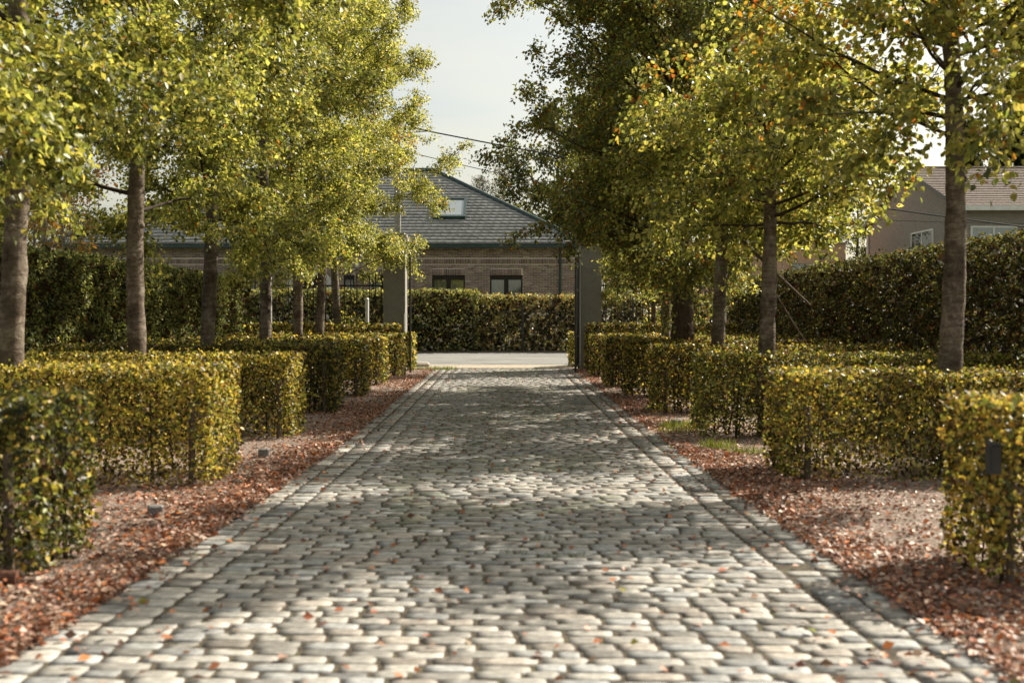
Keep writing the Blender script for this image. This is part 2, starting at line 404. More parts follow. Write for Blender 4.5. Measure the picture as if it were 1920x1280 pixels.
area = np.where(vis, ST[:, 2] * ST[:, 3] / ST[:, 1] ** 3, 0)
order = np.argsort(-area)
near = order[:300]; rest = order[300:]
for i in near:
    c = np.array([ST[i, 0], ST[i, 1], 0])
    me = np_mesh('cobble', SV[i] - c, SF, np.repeat(SCOL[i:i + 1], 36, 0), (M['cobble'],))
    link('cobble', me, path, loc=tuple(c))
mid, far = rest[ST[rest, 1] < 12], rest[ST[rest, 1] >= 12]
F1 = (SF[None] + (np.arange(len(mid)) * 36)[:, None, None]).reshape(-1, 4)
FV, FF_, _ = stone_geo(ST[far], 6, (-1, -0.92, 0.92, 1.0))
F2 = (FF_[None] + (np.arange(len(far)) * 16)[:, None, None]).reshape(-1, 4) + len(mid) * 36
link('cobbles', np_mesh('cobbles', np.concatenate([SV[mid].reshape(-1, 3), FV.reshape(-1, 3)]), np.concatenate([F1, F2]), np.concatenate([np.repeat(SCOL[mid], 36, 0), np.repeat(SCOL[far], 16, 0)]), (M['cobble'],)), path, kind='stuff')

# road beyond the gate ----------------------------------------------
sheet('road', np.linspace(-70, 70, 29), np.linspace(35.0, 39.3, 9), lambda X, Y: ground_z(Y) + 0.004, M['asphalt'])
sheet('path_apron', np.linspace(-2.9, 2.4, 9), np.linspace(34.05, 35.05, 5), lambda X, Y: ground_z(Y) + 0.010, M['apron'])
sheet('road_verge', np.linspace(-70, 70, 29), np.linspace(39.3, 41.4, 5), lambda X, Y: ground_z(Y) + 0.012, M['soil'])
for (x, l) in ((-2.75, 'rounded kerb stone at the left end of the path by the road'), (2.0, 'rounded kerb stone at the right end of the path by the road')):
    m = MB(); m.box(-0.32, 0.32, -0.22, 0.22, -0.05, 0.13, 0.05)
    o = m.build('kerb_stone', M['kerb'], label=l, cat='kerb stone', group='kerb stones at the path mouth'); o.location = (x, 34.6, 0.03); o.rotation_euler.z = 0.2 if x < 0 else -0.2

# ------------------------------------------------------------------ hedges
def hedge_points(x0, x1, y0, y1, h, dens, rng, hid=None, faces=('top', 'front', 'back', 'left', 'right'), depth=0.065, thin_foot=True, core=110):
    P, Nn = [], []
    dx, dy = x1 - x0, y1 - y0
    spec = {'top': (dx * dy, (0, 0, 1)), 'front': (dx * h, (0, -1, 0)), 'back': (dx * h, (0, 1, 0)), 'left': (dy * h, (-1, 0, 0)), 'right': (dy * h, (1, 0, 0))}
    for f in faces:
        A, nv = spec[f]; n = int(A * dens * (0.55 if f == hid else 0.95 if (f == 'front' and thin_foot) else 1)); u, v = rng.random(n), rng.random(n)
        dn_ = depth * (1.7 if (f == 'front' and thin_foot) else 1.0); d = np.minimum(rng.exponential(dn_, n), 0.4)
        if f == 'top': p = np.stack([x0 + u * dx, y0 + v * dy, h - d], -1)
        elif f == 'front': p = np.stack([x0 + u * dx, y0 + d, v * h], -1)
        elif f == 'back': p = np.stack([x0 + u * dx, y1 - d, v * h], -1)
        elif f == 'left': p = np.stack([x0 + d, y0 + u * dy, v * h], -1)
        else: p = np.stack([x1 - d, y0 + u * dy, v * h], -1)
        P.append(p); Nn.append(np.repeat(np.array([nv], float), n, 0))
    n = int(dx * dy * h * core)
    P.append(np.stack([x0 + rng.random(n) * dx, y0 + rng.random(n) * dy, rng.random(n) * h * 0.97], -1)); Nn.append(rng.normal(size=(n, 3)))
    ncore = n; P = np.concatenate(P); Nn = np.concatenate(Nn); core_m = np.arange(len(P)) >= len(P) - ncore
    b = (vnoise(P, 2.2 if thin_foot else 1.5, int(abs(x0 * 7 + y0 * 13))) - 0.5) * (0.045 if thin_foot else 0.13)         # uneven clipping
    P = P + Nn * b[:, None]
    if thin_foot:                                                          # leaves thin out near the ground and in patches
        keep = rng.random(len(P)) < np.clip((P[:, 2] + 0.02) / 0.16, 0.55, 1)
        keep &= ~((vnoise(P, 3.4, int(y0 * 31 + 5)) > 0.74) & (rng.random(len(P)) < 0.6) & (P[:, 2] < h * 0.9))
        P, Nn, core_m = P[keep], Nn[keep], core_m[keep]
    return P, Nn, core_m

def hedge(name, x0, x1, y0, y1, h, dens, size, cols, wts, mat, label, group, rng, shape=KITE, stems=True, z0=0.0, shoots=0, core=110, cat='hedge', thin=True, hid=None):
    cx, cy = (x0 + x1) / 2, (y0 + y1) / 2
    root = thing(name, (cx, cy, z0), label, cat, group)
    P, Nn, core_m = hedge_points(x0 - cx, x1 - cx, y0 - cy, y1 - cy, h, dens, rng, hid=hid, core=core, thin_foot=thin)
    if shoots:
        n = int((x1 - x0) * (y1 - y0) * shoots)
        q = np.stack([rng.uniform(x0 - cx, x1 - cx, n), rng.uniform(y0 - cy, y1 - cy, n), h + np.minimum(rng.exponential(0.022, n), 0.10)], -1)
        P = np.concatenate([P, q]); Nn = np.concatenate([Nn, np.repeat([[0, 0, 1.]], n, 0)]); core_m = np.concatenate([core_m, np.zeros(n, bool)])
    n = len(P)
    nr = unit(Nn * 0.9 + rng.normal(0, 0.75, (n, 3)) + np.array([0, 0, 0.25]))
    dr = rng.normal(0, 1, (n, 3)) + np.array([0, 0, -0.35])
    c = palette(n, cols, wts, 0.25, rng)
    c[core_m] = palette(int(core_m.sum()), [(0.04, 0.026, 0.015), (0.06, 0.036, 0.02), (0.026, 0.026, 0.013)], (2, 1, 2), 0.25, rng)   # withered inner leaves, also darkened for the shade deep in the hedge
    # random patches of lighter and darker leaves along the hedge
    pt = vnoise(P + [cx, cy, 0], 1.1, 77)
    c *= (0.8 + 0.45 * pt)[:, None]
    sz = size * rng.uniform(0.65, 1.25, n)
    if not thin: sz[core_m] *= 2.6              # inner leaves enlarged to stop light showing through
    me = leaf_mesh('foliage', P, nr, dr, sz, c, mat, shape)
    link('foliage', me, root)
    if stems:
        m = MB(); L = x1 - x0
        for i in range(int(L * 9)):
            bx = rng.uniform(x0, x1) - cx; by = rng.uniform(y0 + 0.14, y1 - 0.14) - cy; hh = h * rng.uniform(0.72, 0.96)
            lx, ly = rng.normal(0, 0.07), rng.normal(0, 0.05); r0 = rng.uniform(0.007, 0.018)
            m.tube([(bx, by, -0.02), (bx + lx * 0.5 + rng.normal(0, 0.015), by + ly * 0.5, hh * 0.5), (bx + lx, by + ly, hh)], [r0, r0 * 0.75, r0 * 0.3], 5, False)
            for q in range(2):
                z = hh * rng.uniform(0.2, 0.7); a = rng.uniform(0, 6.28); rl = rng.uniform(0.15, 0.3)
                m.tube([(bx + lx * z / hh, by + ly * z / hh, z), (bx + lx + math.cos(a) * rl * 0.6, by + math.sin(a) * rl * 0.6, z + rl)], [r0 * 0.45, r0 * 0.2], 4, False)
        m.build('stems', M['twig'], root, kind='stuff')
    return root

GREEN = (0.06, 0.068, 0.02); LIME = (0.19, 0.21, 0.042); YEL = (0.48, 0.41, 0.09); GOLD = (0.36, 0.25, 0.06); BRN = (0.10, 0.06, 0.028); DGR = (0.03, 0.035, 0.015)
PAL = [GREEN, LIME, YEL, GOLD, BRN, DGR]
hr = np.random.default_rng(101)
LEFT = [  # y0, y1, end x, height, leaf weights
    (6.4, 7.35, -2.62, 1.0, (5, 3, 1, 1, 1.5, 3)), (10.05, 11.25, -2.60, 1.03, (2.3, 3, 4.2, 2.8, 1.8, 1.2)), (13.95, 14.9, -2.62, 1.02, (2.6, 3, 3.8, 2.4, 1.8, 1.2)),
    (17.8, 18.8, -2.70, 1.05, (4, 2.5, 1, 1.5, 2, 3)), (21.6, 22.5, -2.72, 1.05, (4, 2.5, 1.2, 1.5, 2, 2.5)), (25.3, 26.2, -2.76, 1.04, (3, 2.5, 1.6, 2, 2, 2)), (29.1, 30.0, -2.74, 1.06, (3, 2.5, 1.6, 2, 2, 2))]
RIGHT = [
    (6.25, 7.1, 2.60, 1.0, (2.5, 2, 3.2, 3.2, 2.5, 1)), (10.3, 11.4, 2.46, 0.97, (2.5, 3, 3.2, 2.2, 2.5, 1)), (14.1, 14.95, 2.28, 1.02, (4, 4, 1, 1, 2, 2)),
    (17.8, 18.7, 2.18, 1.03, (3, 2.5, 1.8, 2, 3, 2)), (21.5, 22.4, 2.10, 1.05, (3, 2.5, 1.8, 2, 3, 2)), (24.8, 25.8, 1.98, 1.05, (3, 2.5, 1.8, 2, 3, 2)), (28.9, 29.8, 1.96, 1.05, (3, 2.5, 1.8, 2, 3, 2))]
ORD = ['nearest', 'second', 'third', 'fourth', 'fifth', 'sixth', 'seventh']
LOOK_L = ['dark green blurred', 'yellow-ended sunlit', 'golden speckled', 'shaded green', 'shaded brownish green', 'small distant brownish', 'farthest small brownish']
LOOK_R = ['golden brown', 'yellow flecked', 'green topped', 'brownish dark', 'brownish shaded', 'small distant brown', 'farthest small brown']
for side, rows, looks in ((-1, LEFT, LOOK_L), (1, RIGHT, LOOK_R)):
    for i, (y0, y1, xe, h, wts) in enumerate(rows):
        xo = -7.15 if side < 0 else 6.05
        if i == 0: xo = -4.6 if side < 0 else 4.6
        x0, x1 = min(xe, xo), max(xe, xo)
        dens = [2300, 2300, 1850, 1250, 900, 760, 700][i]; size = [0.044, 0.042, 0.044, 0.054, 0.062, 0.068, 0.072][i]
        sname = 'left' if side < 0 else 'right'
        hedge('low_hedge', x0, x1, y0, y1, h, dens, size, PAL, wts, M['hedge_leaf'],
              f'{looks[i]} clipped low hedge, {ORD[i]} from the front on the {sname} of the path',
              'low hedges beside the path', hr, KITE, shoots=[90, 80, 80, 50, 40, 40, 40][i], core=[850, 760, 640, 480, 400, 330, 300][i])

# taller low hedges against the gate
for (x0, x1, l) in ((-7.2, -3.05, 'knee-high brownish hedge running along the iron fence left of the gate'), (2.02, 6.1, 'knee-high brownish hedge running along the iron fence right of the gate')):
    hedge('fence_hedge', x0, x1, 31.6, 32.35, 1.3, 520, 0.09, PAL, (3, 2.5, 1.5, 2, 3, 2), M['hedge_leaf'], l, 'hedges under the iron fence', hr, stems=False, core=200)
for (x0, x1, y0, l) in ((-3.02, -2.72, 32.5, 'narrow yellow-green hedge strip beside the left gate pillar'), (1.7, 1.92, 34.3, 'narrow yellow-green hedge strip just outside the right gate pillar')):
    hedge('hedge_strip', x0, x1, y0, y0 + 0.7, 1.05, 650, 0.08, PAL, (3, 4, 2, 1.5, 1, 1), M['hedge_leaf'], l, 'hedge strips at the gate', hr, stems=False, core=200)

# tall boundary hedges
EVG = [(0.105, 0.13, 0.05), (0.18, 0.205, 0.07), (0.3, 0.31, 0.1), (0.14, 0.10, 0.04), (0.028, 0.034, 0.015)]
hedge('tall_hedge', -8.3, -7.38, 12.0, 33.4, 2.56, 690, 0.063, EVG, (4, 4, 2, 0.6, 3), M['dark_leaf'], 'tall dark evergreen hedge bounding the garden on the left', 'tall boundary hedges', hr, hid='left', stems=False, shoots=60, core=300, thin=False)
hedge('tall_hedge', 6.2, 7.1, 10.0, 33.2, 2.53, 720, 0.056, [(0.07, 0.08, 0.028), (0.105, 0.118, 0.036), (0.2, 0.2, 0.055), (0.11, 0.075, 0.034), (0.033, 0.036, 0.017)], (3, 2, 0.8, 2.0, 5), M['dark_leaf'], 'tall dark olive hedge bounding the garden on the right', 'tall boundary hedges', hr, hid='right', stems=False, shoots=90, core=340, thin=False)
# road-side hedges in front of the brick house
hedge('roadside_hedge', -17.0, -1.15, 40.2, 41.0, 2.08, 290, 0.10, [(0.15, 0.17, 0.065), (0.22, 0.24, 0.085), (0.34, 0.33, 0.11), (0.28, 0.2, 0.08), (0.08, 0.09, 0.042), YEL], (4, 4, 2, 1.2, 3, 0.8), M['dark_leaf'], 'dark green clipped hedge across the road under the brick house windows', 'hedges across the road', hr, stems=False, z0=0.33, shoots=70, core=170, thin=False)
hedge('roadside_hedge', -1.1, 13.0, 40.55, 41.3, 1.92, 330, 0.095, [(0.19, 0.21, 0.075), (0.3, 0.3, 0.09), YEL, (0.4, 0.26, 0.12), (0.28, 0.19, 0.1), (0.1, 0.11, 0.05)], (4, 2.5, 0.6, 1.5, 2.5, 2.5), M['hedge_leaf'], 'looser reddish green hedge behind thin black railing across the road', 'hedges across the road', hr, stems=False, z0=0.33, shoots=90, core=170, thin=False)

# ------------------------------------------------------------------ trees
def tube_np(pts, rad, n):
    pts = np.asarray(pts, float); t = np.gradient(pts, axis=0); t = unit(t)
    ref = np.array([0.13, 0.31, 0.94]) if abs(t[0, 2]) < 0.9 else np.array([1.0, 0.1, 0])
    a = unit(np.cross(t, ref)); c = np.cross(t, a)
    an = np.arange(n) * 2 * math.pi / n
    rad = np.asarray(rad).reshape(len(pts), -1)
    V = pts[:, None] + rad[:, :, None] * (np.cos(an)[None, :, None] * a[:, None] + np.sin(an)[None, :, None] * c[:, None])
    i = np.arange((len(pts) - 1) * n); r, k = i // n, i % n; k2 = (k + 1) % n
    F = np.stack([r * n + k, r * n + k2, (r + 1) * n + k2, (r + 1) * n + k], -1)
    return V.reshape(-1, 3), F

class Cat:
    def __init__(s): s.V = []; s.F = []; s.n = 0
    def add(s, V, F): s.V.append(V); s.F.append(F + s.n); s.n += len(V)
    def mesh(s, name, mat): return np_mesh(name, np.concatenate(s.V), np.concatenate(s.F), mats=(mat,), smooth=True)

def tree_variant(seed, H, Rc, zc, nleaf, tr, leaf=0.075, shape=KITE, bark=None, cols=None, wts=None, prof=None, nprim=30, lean=0.0, mat=None, sub=7, up=1.0, twl=0.34, scat=0.075, taper=0.8, el0=6):
    rng = np.random.default_rng(seed)
    # trunk
    n = 60; zz = np.linspace(-0.1, H * 0.95, n); t = np.clip(zz / H, 0, 1)
    wob = np.stack([lean * zz + 0.05 * np.sin(zz * 0.9 + seed) * (zz > 0.3), 0.05 * np.sin(zz * 0.7 + seed * 2.1), zz], -1)
    r = tr * (1 - taper * t) * (1 + 0.22 * np.exp(-np.maximum(zz, 0) / 0.25)); r = np.maximum(r, 0.015)
    ns = 16; bump = 1 + 0.035 * rng.normal(size=(n, ns)) + 0.045 * rng.normal(size=(n, 1)) * (zz > 0.5)[:, None]
    V, F = tube_np(wob, r[:, None] * bump, ns)
    c = Cat(); c.add(V, F)
    for q in range(7):                           # swollen pruning scars
        z = rng.uniform(1.2, zc + 1); a = rng.uniform(0, 6.28); k = int(np.argmin(np.abs(zz - z)))
        p0 = wob[k]; d = np.array([math.cos(a), math.sin(a), 0.15]); rr = r[k]
        Vt, Ft = tube_np([p0 + d * rr * 0.6, p0 + d * rr * 0.95, p0 + d * rr * 1.12, p0 + d * rr * 1.16], [rr * 0.5, rr * 0.42, rr * 0.28, 0.004], 8); c.add(Vt, Ft)
    trunk = c.mesh('trunk', bark or M['bark'])
    # branches
    b = Cat(); segs = []
    prof = prof or (lambda u: (0.72 + 0.9 * u) if u < 0.3 else max(0.10, 1.0 - 1.05 * (u - 0.3) ** 1.25))
    for i in range(nprim):
        u = (i + rng.uniform(0.1, 0.9)) / nprim; z = zc + 0.0 + (H * 0.97 - zc) * u ** 1.05
        a = i * 2.39996 + rng.normal(0, 0.25); L = Rc * prof(u) * rng.uniform(0.84, 1.04)
        el = R(el0 + (50 - el0) * u + rng.normal(0, 8)) * up
        k = int(np.argmin(np.abs(zz - z + L * 0.12))); p = wob[k].copy(); r0 = max(0.010, r[k] * rng.uniform(0.2, 0.32))
        m = 9; pts = [p]
        d = np.array([math.cos(a) * math.cos(el), math.sin(a) * math.cos(el), math.sin(el)])
        for s in range(m):
            d = unit(d + rng.normal(0, 0.10, 3) + np.array([0, 0, 0.05 if s < 4 else -0.05])); p = p + d * L / m / max(math.cos(el), 0.72) * 0.96; pts.append(p)
        pts = np.array(pts); rad = r0 * (1 - 0.85 * np.linspace(0, 1, m + 1))
        b.add(*tube_np(pts, rad, 6))
        segs.append((pts[5:], 0.5))
        for s in range(sub):
            f = rng.uniform(0.18, 1.0); j = min(int(f * m), m - 1); q = pts[j] + (pts[j + 1] - pts[j]) * rng.random()
            dd = unit(pts[j + 1] - pts[j]); sd_ = unit(np.cross(dd, rng.normal(size=3))); sd_[2] *= 0.55
            d2 = unit(dd * 0.55 + sd_ + np.array([0, 0, 0.12])); L2 = L * rng.uniform(0.22, 0.42) * (1.15 - 0.4 * f) + 0.15
            p2 = [q]
            for e in range(4):
                d2 = unit(d2 + rng.normal(0, 0.16, 3) + np.array([0, 0, -0.04])); p2.append(p2[-1] + d2 * L2 / 4)
            p2 = np.array(p2); b.add(*tube_np(p2, rad[j] * 0.5 * np.linspace(1, 0.15, 5), 4))
            segs.append((p2[1:], 0.7))
            for e in range(5):
                w0 = p2[rng.integers(1, 5)]; d3 = unit(rng.normal(size=3) * [1, 1, 0.55] + d2 * 0.7 + np.array([0, 0, -0.06]))
                L3 = twl * rng.uniform(0.6, 1.3); tw = np.array([w0, w0 + d3 * L3 * 0.5 + rng.normal(0, 0.02, 3), w0 + d3 * L3 - np.array([0, 0, 0.05])])
                segs.append((tw, 1.0))
                if e < 2: b.add(*tube_np(tw, [0.006, 0.004, 0.002], 3))
    branches = b.mesh('branches', M['twig'] if bark is not M['bark_pale'] else M['bark_pale'])
    # leaves along twigs
    A = []; B = []; W = []
    for pts, wt in segs:
        A.append(pts[:-1]); B.append(pts[1:]); W.append(wt * np.linalg.norm(pts[1:] - pts[:-1], axis=1))
    A = np.concatenate(A); B = np.concatenate(B); W = np.concatenate(W); W /= W.sum()
    idx = rng.choice(len(A), nleaf, p=W); f = rng.random((nleaf, 1))
    P = A[idx] * (1 - f) + B[idx] * f + rng.normal(0, scat, (nleaf, 3))
    out = unit(P * [1, 1, 0]); D = unit(B[idx] - A[idx])
    nr = unit(rng.normal(0, 0.62, (nleaf, 3)) + np.array([0, 0, 0.75]) + out * 0.25)
    dr = D * 0.4 + rng.normal(0, 0.7, (nleaf, 3)) + np.array([0, 0, -0.55]) + out * 0.3
    cc = palette(nleaf, cols, wts, 0.25, rng)
    cl = vnoise(P, 0.9, seed); cc *= (0.78 + 0.5 * cl)[:, None]
    turn = (vnoise(P, 0.75, seed + 50) > 0.89) & (rng.random(nleaf) < 0.35)       # a few sprays already turning
    cc[turn] = palette(int(turn.sum()), [(0.34, 0.16, 0.02), (0.28, 0.09, 0.02), (0.3, 0.22, 0.03)], (3, 1, 3), 0.2, rng)
    crown = leaf_mesh('crown', P, nr, dr, leaf * rng.uniform(0.65, 1.25, nleaf), cc, mat or M['leaf'], shape)
    return trunk, branches, crown

TL = [(0.16, 0.187, 0.047), (0.27, 0.28, 0.073), (0.4, 0.375, 0.11), (0.075, 0.09, 0.034), (0.36, 0.17, 0.03), (0.18, 0.09, 0.03)]
V_A = tree_variant(1, 11.2, 2.75, 2.85, 72000, 0.125, leaf=0.068, cols=TL, wts=(4, 4, 2.2, 2.5, 0.06, 0.06))
V_B = tree_variant(2, 10.4, 2.7, 2.8, 82000, 0.12, leaf=0.064, cols=TL, wts=(4, 4, 2.0, 2.5, 0.05, 0.05))
V_C = tree_variant(3, 11.8, 2.9, 2.9, 78000, 0.118, leaf=0.064, cols=TL, wts=(4, 4, 1.8, 2.5, 0.12, 0.12))
V_G = tree_variant(14, 11.4, 3.8, 2.9, 92000, 0.12, leaf=0.068, cols=TL, wts=(4, 4, 2.2, 2.4, 0.15, 0.12), sub=8)
V_T = tree_variant(5, 4.35, 2.15, 2.75, 16500, 0.118, leaf=0.07, up=0.6, shape=LEAF6, cols=TL, wts=(3.5, 4, 3.0, 1.8, 0.12, 0.08), nprim=22, prof=lambda u: 0.75 + 0.5 * u if u < 0.4 else 0.95 - 0.9 * (u - 0.4), taper=0.55)
V_R = tree_variant(15, 4.9, 2.35, 3.3, 21000, 0.122, leaf=0.068, shape=LEAF6, cols=TL, wts=(3, 4, 3.5, 1.2, 0.4, 0.15), nprim=18, prof=lambda u: 0.8 + 0.4 * u if u < 0.4 else 0.95 - 0.9 * (u - 0.4), taper=0.5)
V_BIG = tree_variant(6, 7.6, 3.6, 2.65, 140000, 0.235, leaf=0.075, bark=M['bark_old'], cols=TL, wts=(4, 2.5, 1.0, 4.5, 0.3, 0.9), nprim=58, sub=8, lean=-0.012, taper=0.72, el0=1, prof=lambda u: 0.62 + 1.3 * u if u < 0.3 else max(0.4, 1.02 - 0.55 * (u - 0.3) ** 1.3))

def place_tree(var, X, Y, rz, sc, label, name='avenue_tree', group='avenue trees beside the path', cat='tree', z=0.0, sxy=1.0):
    root = thing(name, (X, Y, z), label, cat, group); root.rotation_euler.z = rz; root.scale = (sc * sxy, sc * sxy, sc)
    for nm, me in zip(('trunk', 'branches', 'crown'), var): link(nm, me, root)
    return root

place_tree(V_A, -4.55, 7.1, 0.6, 1.0, 'foreground tree whose dark blurred leaves hang into the top left corner')
place_tree(V_A, -4.56, 10.75, 2.4, 1.0, 'thick grey-brown avenue tree cut by the left edge of the picture')
place_tree(V_C, -4.58, 14.5, 1.1, 1.0, 'second avenue tree in the left row, slightly bent scarred trunk')
place_tree(V_B, -4.70, 18.25, 4.0, 1.02, 'third avenue tree in the left row, dark trunk')
place_tree(V_C, -4.64, 21.95, 5.2, 0.98, 'fourth avenue tree in the left row, in front of the grey fence post')
place_tree(V_B, -4.72, 25.65, 2.2, 1.0, 'fifth avenue tree in the left row, darkest straight trunk')
place_tree(V_A, -4.76, 29.35, 3.3, 1.0, 'sixth avenue tree in the left row, with sunlit right edge')
place_tree(V_G, -4.95, 32.95, 0.9, 1.0, 'last avenue tree in the left row, spreading crown over the gate pillar')
place_tree(V_R, 4.02, 10.85, 3.6, 1.0, 'nearest right tree, pale ringed trunk with bare side branches')
place_tree(V_T, 3.14, 14.5, 0.3, 1.0, 'second right tree, leaning dark trunk propped by thin poles')
place_tree(V_T, 3.26, 18.25, 5.1, 1.06, 'third right tree, straight dark trunk between the leaning and the stout one')
place_tree(V_BIG, 3.17, 21.95, 0.0, 1.0, 'stout old tree right of the path with the widest dark crown')
place_tree(V_C, 3.37, 25.6, 5.5, 0.76, 'dark trunked tree half hidden behind the stout old tree', sxy=1.15)
place_tree(V_C, 3.95, 33.0, 2.9, 0.7, 'slim pale trunked tree beside the iron fence right of the gate')

# ------------------------------------------------------------------ hedge stakes and small garden things
def stake(x, y, h, r, label):
    m = MB(); m.tube([(0, 0, -0.1), (0.004, 0, h * 0.5), (0.0, 0.006, h - 0.012), (0, 0.006, h)], [r, r * 0.97, r * 0.95, r * 0.8], 10)
    o = m.build('hedge_stake', M['stake'], label=label, cat='wooden stake', group='stakes in the hedges'); o.location = (x, y, 0)
for i, (y0, y1, xe, h, wts) in enumerate(LEFT):
    stake(xe - 0.17, y0 + 0.075, h - 0.3, 0.03, f'round wooden stake at the front corner of the {ORD[i]} low hedge on the left')
for i in (0, 1, 3, 5):
    y0, y1, xe, h, wts = RIGHT[i]
    stake(xe + (0.16 if i else 0.1), y0 + 0.09, h - (0.45 if i == 0 else 0.3), 0.03 if i else 0.022, f'round wooden stake at the front corner of the {ORD[i]} low hedge on the right')

o = thing('outlet_box', (2.58, 6.275, 0.62), 'small black electrical box fixed in the golden hedge at right', 'electrical box')
MB().box(-0.033, 0.033, -0.035, 0.035, 0, 0.17, 0.006).build('housing', M['black_plastic'], o)
MB().box(-0.026, 0.026, -0.043, -0.034, 0.02, 0.15, 0.004).build('flap', M['black_plastic'], o)
m = MB(); m.tube([(-3.6, 6.28, 0.06), (-2.95, 6.3, 0.055), (-2.68, 6.33, 0.05)], 0.04, 12)
m.build('rusty_pipe', M['rust'], label='rusty brown pipe lying on leaves under the nearest left hedge', cat='pipe', smooth=False)
for (x, y, l, a) in ((290, 972, 'small grey stone block on leaves between the first two left hedges', 0.3), (494, 858, 'small grey stone block on leaves between the second and third left hedges', 0.1), (1268, 800, 'small grey stone block in the grass right of the path', 0.5)):
    Z = CAM_H * FPX / (y - 597); X = (x - 960) * Z / FPX
    m = MB(); m.box(-0.055, 0.055, -0.05, 0.05, -0.02, 0.085, 0.01)
    o = m.build('stone_block', M['block'], label=l, cat='stone block', group='small stone blocks'); o.location = (X, Z, 0.01); o.rotation_euler.z = a

# poles propping the leaning right tree
for (a, b, r, l) in (((1392, 452, 15.0), (1519, 572, 15.6), 0.022, 'upper dark thin pole propping the leaning right tree'), ((1450, 545, 14.7), (1510, 640, 15.6), 0.012, 'lower pale thin pole beside the leaning right tree')):
    A_, B_ = Vector(px(*a)), Vector(px(*b))
    m = MB(); m.tube([A_, (A_ + B_) / 2 + Vector((0, 0, -0.01)), B_], [r, r * 0.9, r * 0.6], 8)
    m.build('prop_pole', M['stake'], label=l, cat='pole', group='poles by the leaning tree')

# ------------------------------------------------------------------ gate
def gate_pillar(x0, x1, label):
    root = thing('gate_pillar', ((x0 + x1) / 2, 33.3, 0), label, 'gate pillar', 'gate pillars')
    w2 = (x1 - x0) / 2
    MB().box(-w2, w2, -0.31, 0.31, -0.1, 3.62, 0.012).build('shaft', M['pillar'], root)
    MB().box(-w2 - 0.05, w2 + 0.05, -0.36, 0.36, 3.621, 3.74, 0.012).build('capital', M['kerb'], root)
    MB().box(-w2 - 0.02, w2 + 0.02, -0.33, 0.33, 3.741, 3.86, 0.03).build('cap', M['kerb'], root)
    return root
gate_pillar(-3.62, -3.0, 'grey stone gate pillar left of the path opening')
gate_pillar(1.93, 2.52, 'grey stone gate pillar right of the path opening')

def gate_leaf(hx, label, ang):
    root = thing('iron_gate', (hx, 32.95, 0.0), label, 'gate', 'open iron gate leaves'); root.rotation_euler.z = ang
    L = 2.35                                    # leaf swung open along local -Y
    for (y, r) in ((0, 0.03), (-L, 0.028)):
        MB().tube([(0, y, 0.05), (0, y, 3.05)], r, 8).build('gate_post', M['iron'], root)
    for z in (0.15, 0.95, 2.2, 2.9):
        MB().box(-0.016, 0.016, -L + 0.03, -0.03, z, z + 0.04).build('rail', M['iron'], root)
    bar = MB().tube([(0, 0, 0.17), (0, 0, 3.0), (0, 0, 3.12)], [0.011, 0.011, 0.002], 6).mesh('bar', M['iron'])
    for k in range(17):
        link('bar', bar, root, loc=(0, -0.13 - k * 0.13, 0))
    return root
gate_leaf(-2.86, 'open black iron gate leaf seen edge-on beside the left pillar', 0.088)
gate_leaf(1.87, 'open black iron gate leaf folded against the right pillar', -0.09)
m = MB(); m.tube([(-2.99, 32.93, 0.02), (-2.98, 32.93, 0.82), (-3.03, 32.95, 0.95), (-3.03, 32.96, 1.6)], 0.022, 8)
m.build('drain_pipe', M['galv'], label='thin pale pipe bent against the left gate pillar', cat='pipe', smooth=False)

# iron fences with spear points
def fence(x0, x1, label):
    y = 33.45; root = thing('iron_fence', (x0, y, 0), label, 'fence', 'spear-topped iron fences')
    for z in (0.35, 2.36):
        MB().box(0, x1 - x0, -0.012, 0.012, z, z + 0.045).build('rail', M['iron'], root)
    bm_ = MB().tube([(0, 0, 0.1), (0, 0, 2.58), (0, 0, 2.60), (0, 0, 2.66), (0, 0, 2.78)], [0.014, 0.014, 0.026, 0.024, 0.002], 6).mesh('bar', M['iron'])
    n = int((x1 - x0) / 0.172)
    for k in range(n): link('bar', bm_, root, loc=(0.1 + k * (x1 - x0 - 0.15) / (n - 1), 0.0, 0))
fence(-6.82, -3.66, 'black spear-topped iron fence left of the gate')
fence(2.56, 5.9, 'black spear-topped iron fence right of the gate')
for (x, r, zt, mt, l) in ((-6.93, 0.09, 2.75, 'galv', 'pale grey steel post ending the iron fence at left'), (6.05, 0.055, 2.95, 'galv', 'grey steel post where right fence meets the tall hedge')):
    root = thing('fence_post', (x, 33.45, 0), l, 'post', 'steel end posts')
    MB().tube([(0, 0, -0.1), (0, 0, zt)], r, 14).build('shaft', M[mt], root, smooth=False)
    MB().tube([(0, 0, zt + 0.001), (0, 0, zt + 0.03), (0, 0, zt + 0.05)], [r * 1.12, r * 1.12, r * 0.4], 14).build('cap', M[mt], root)

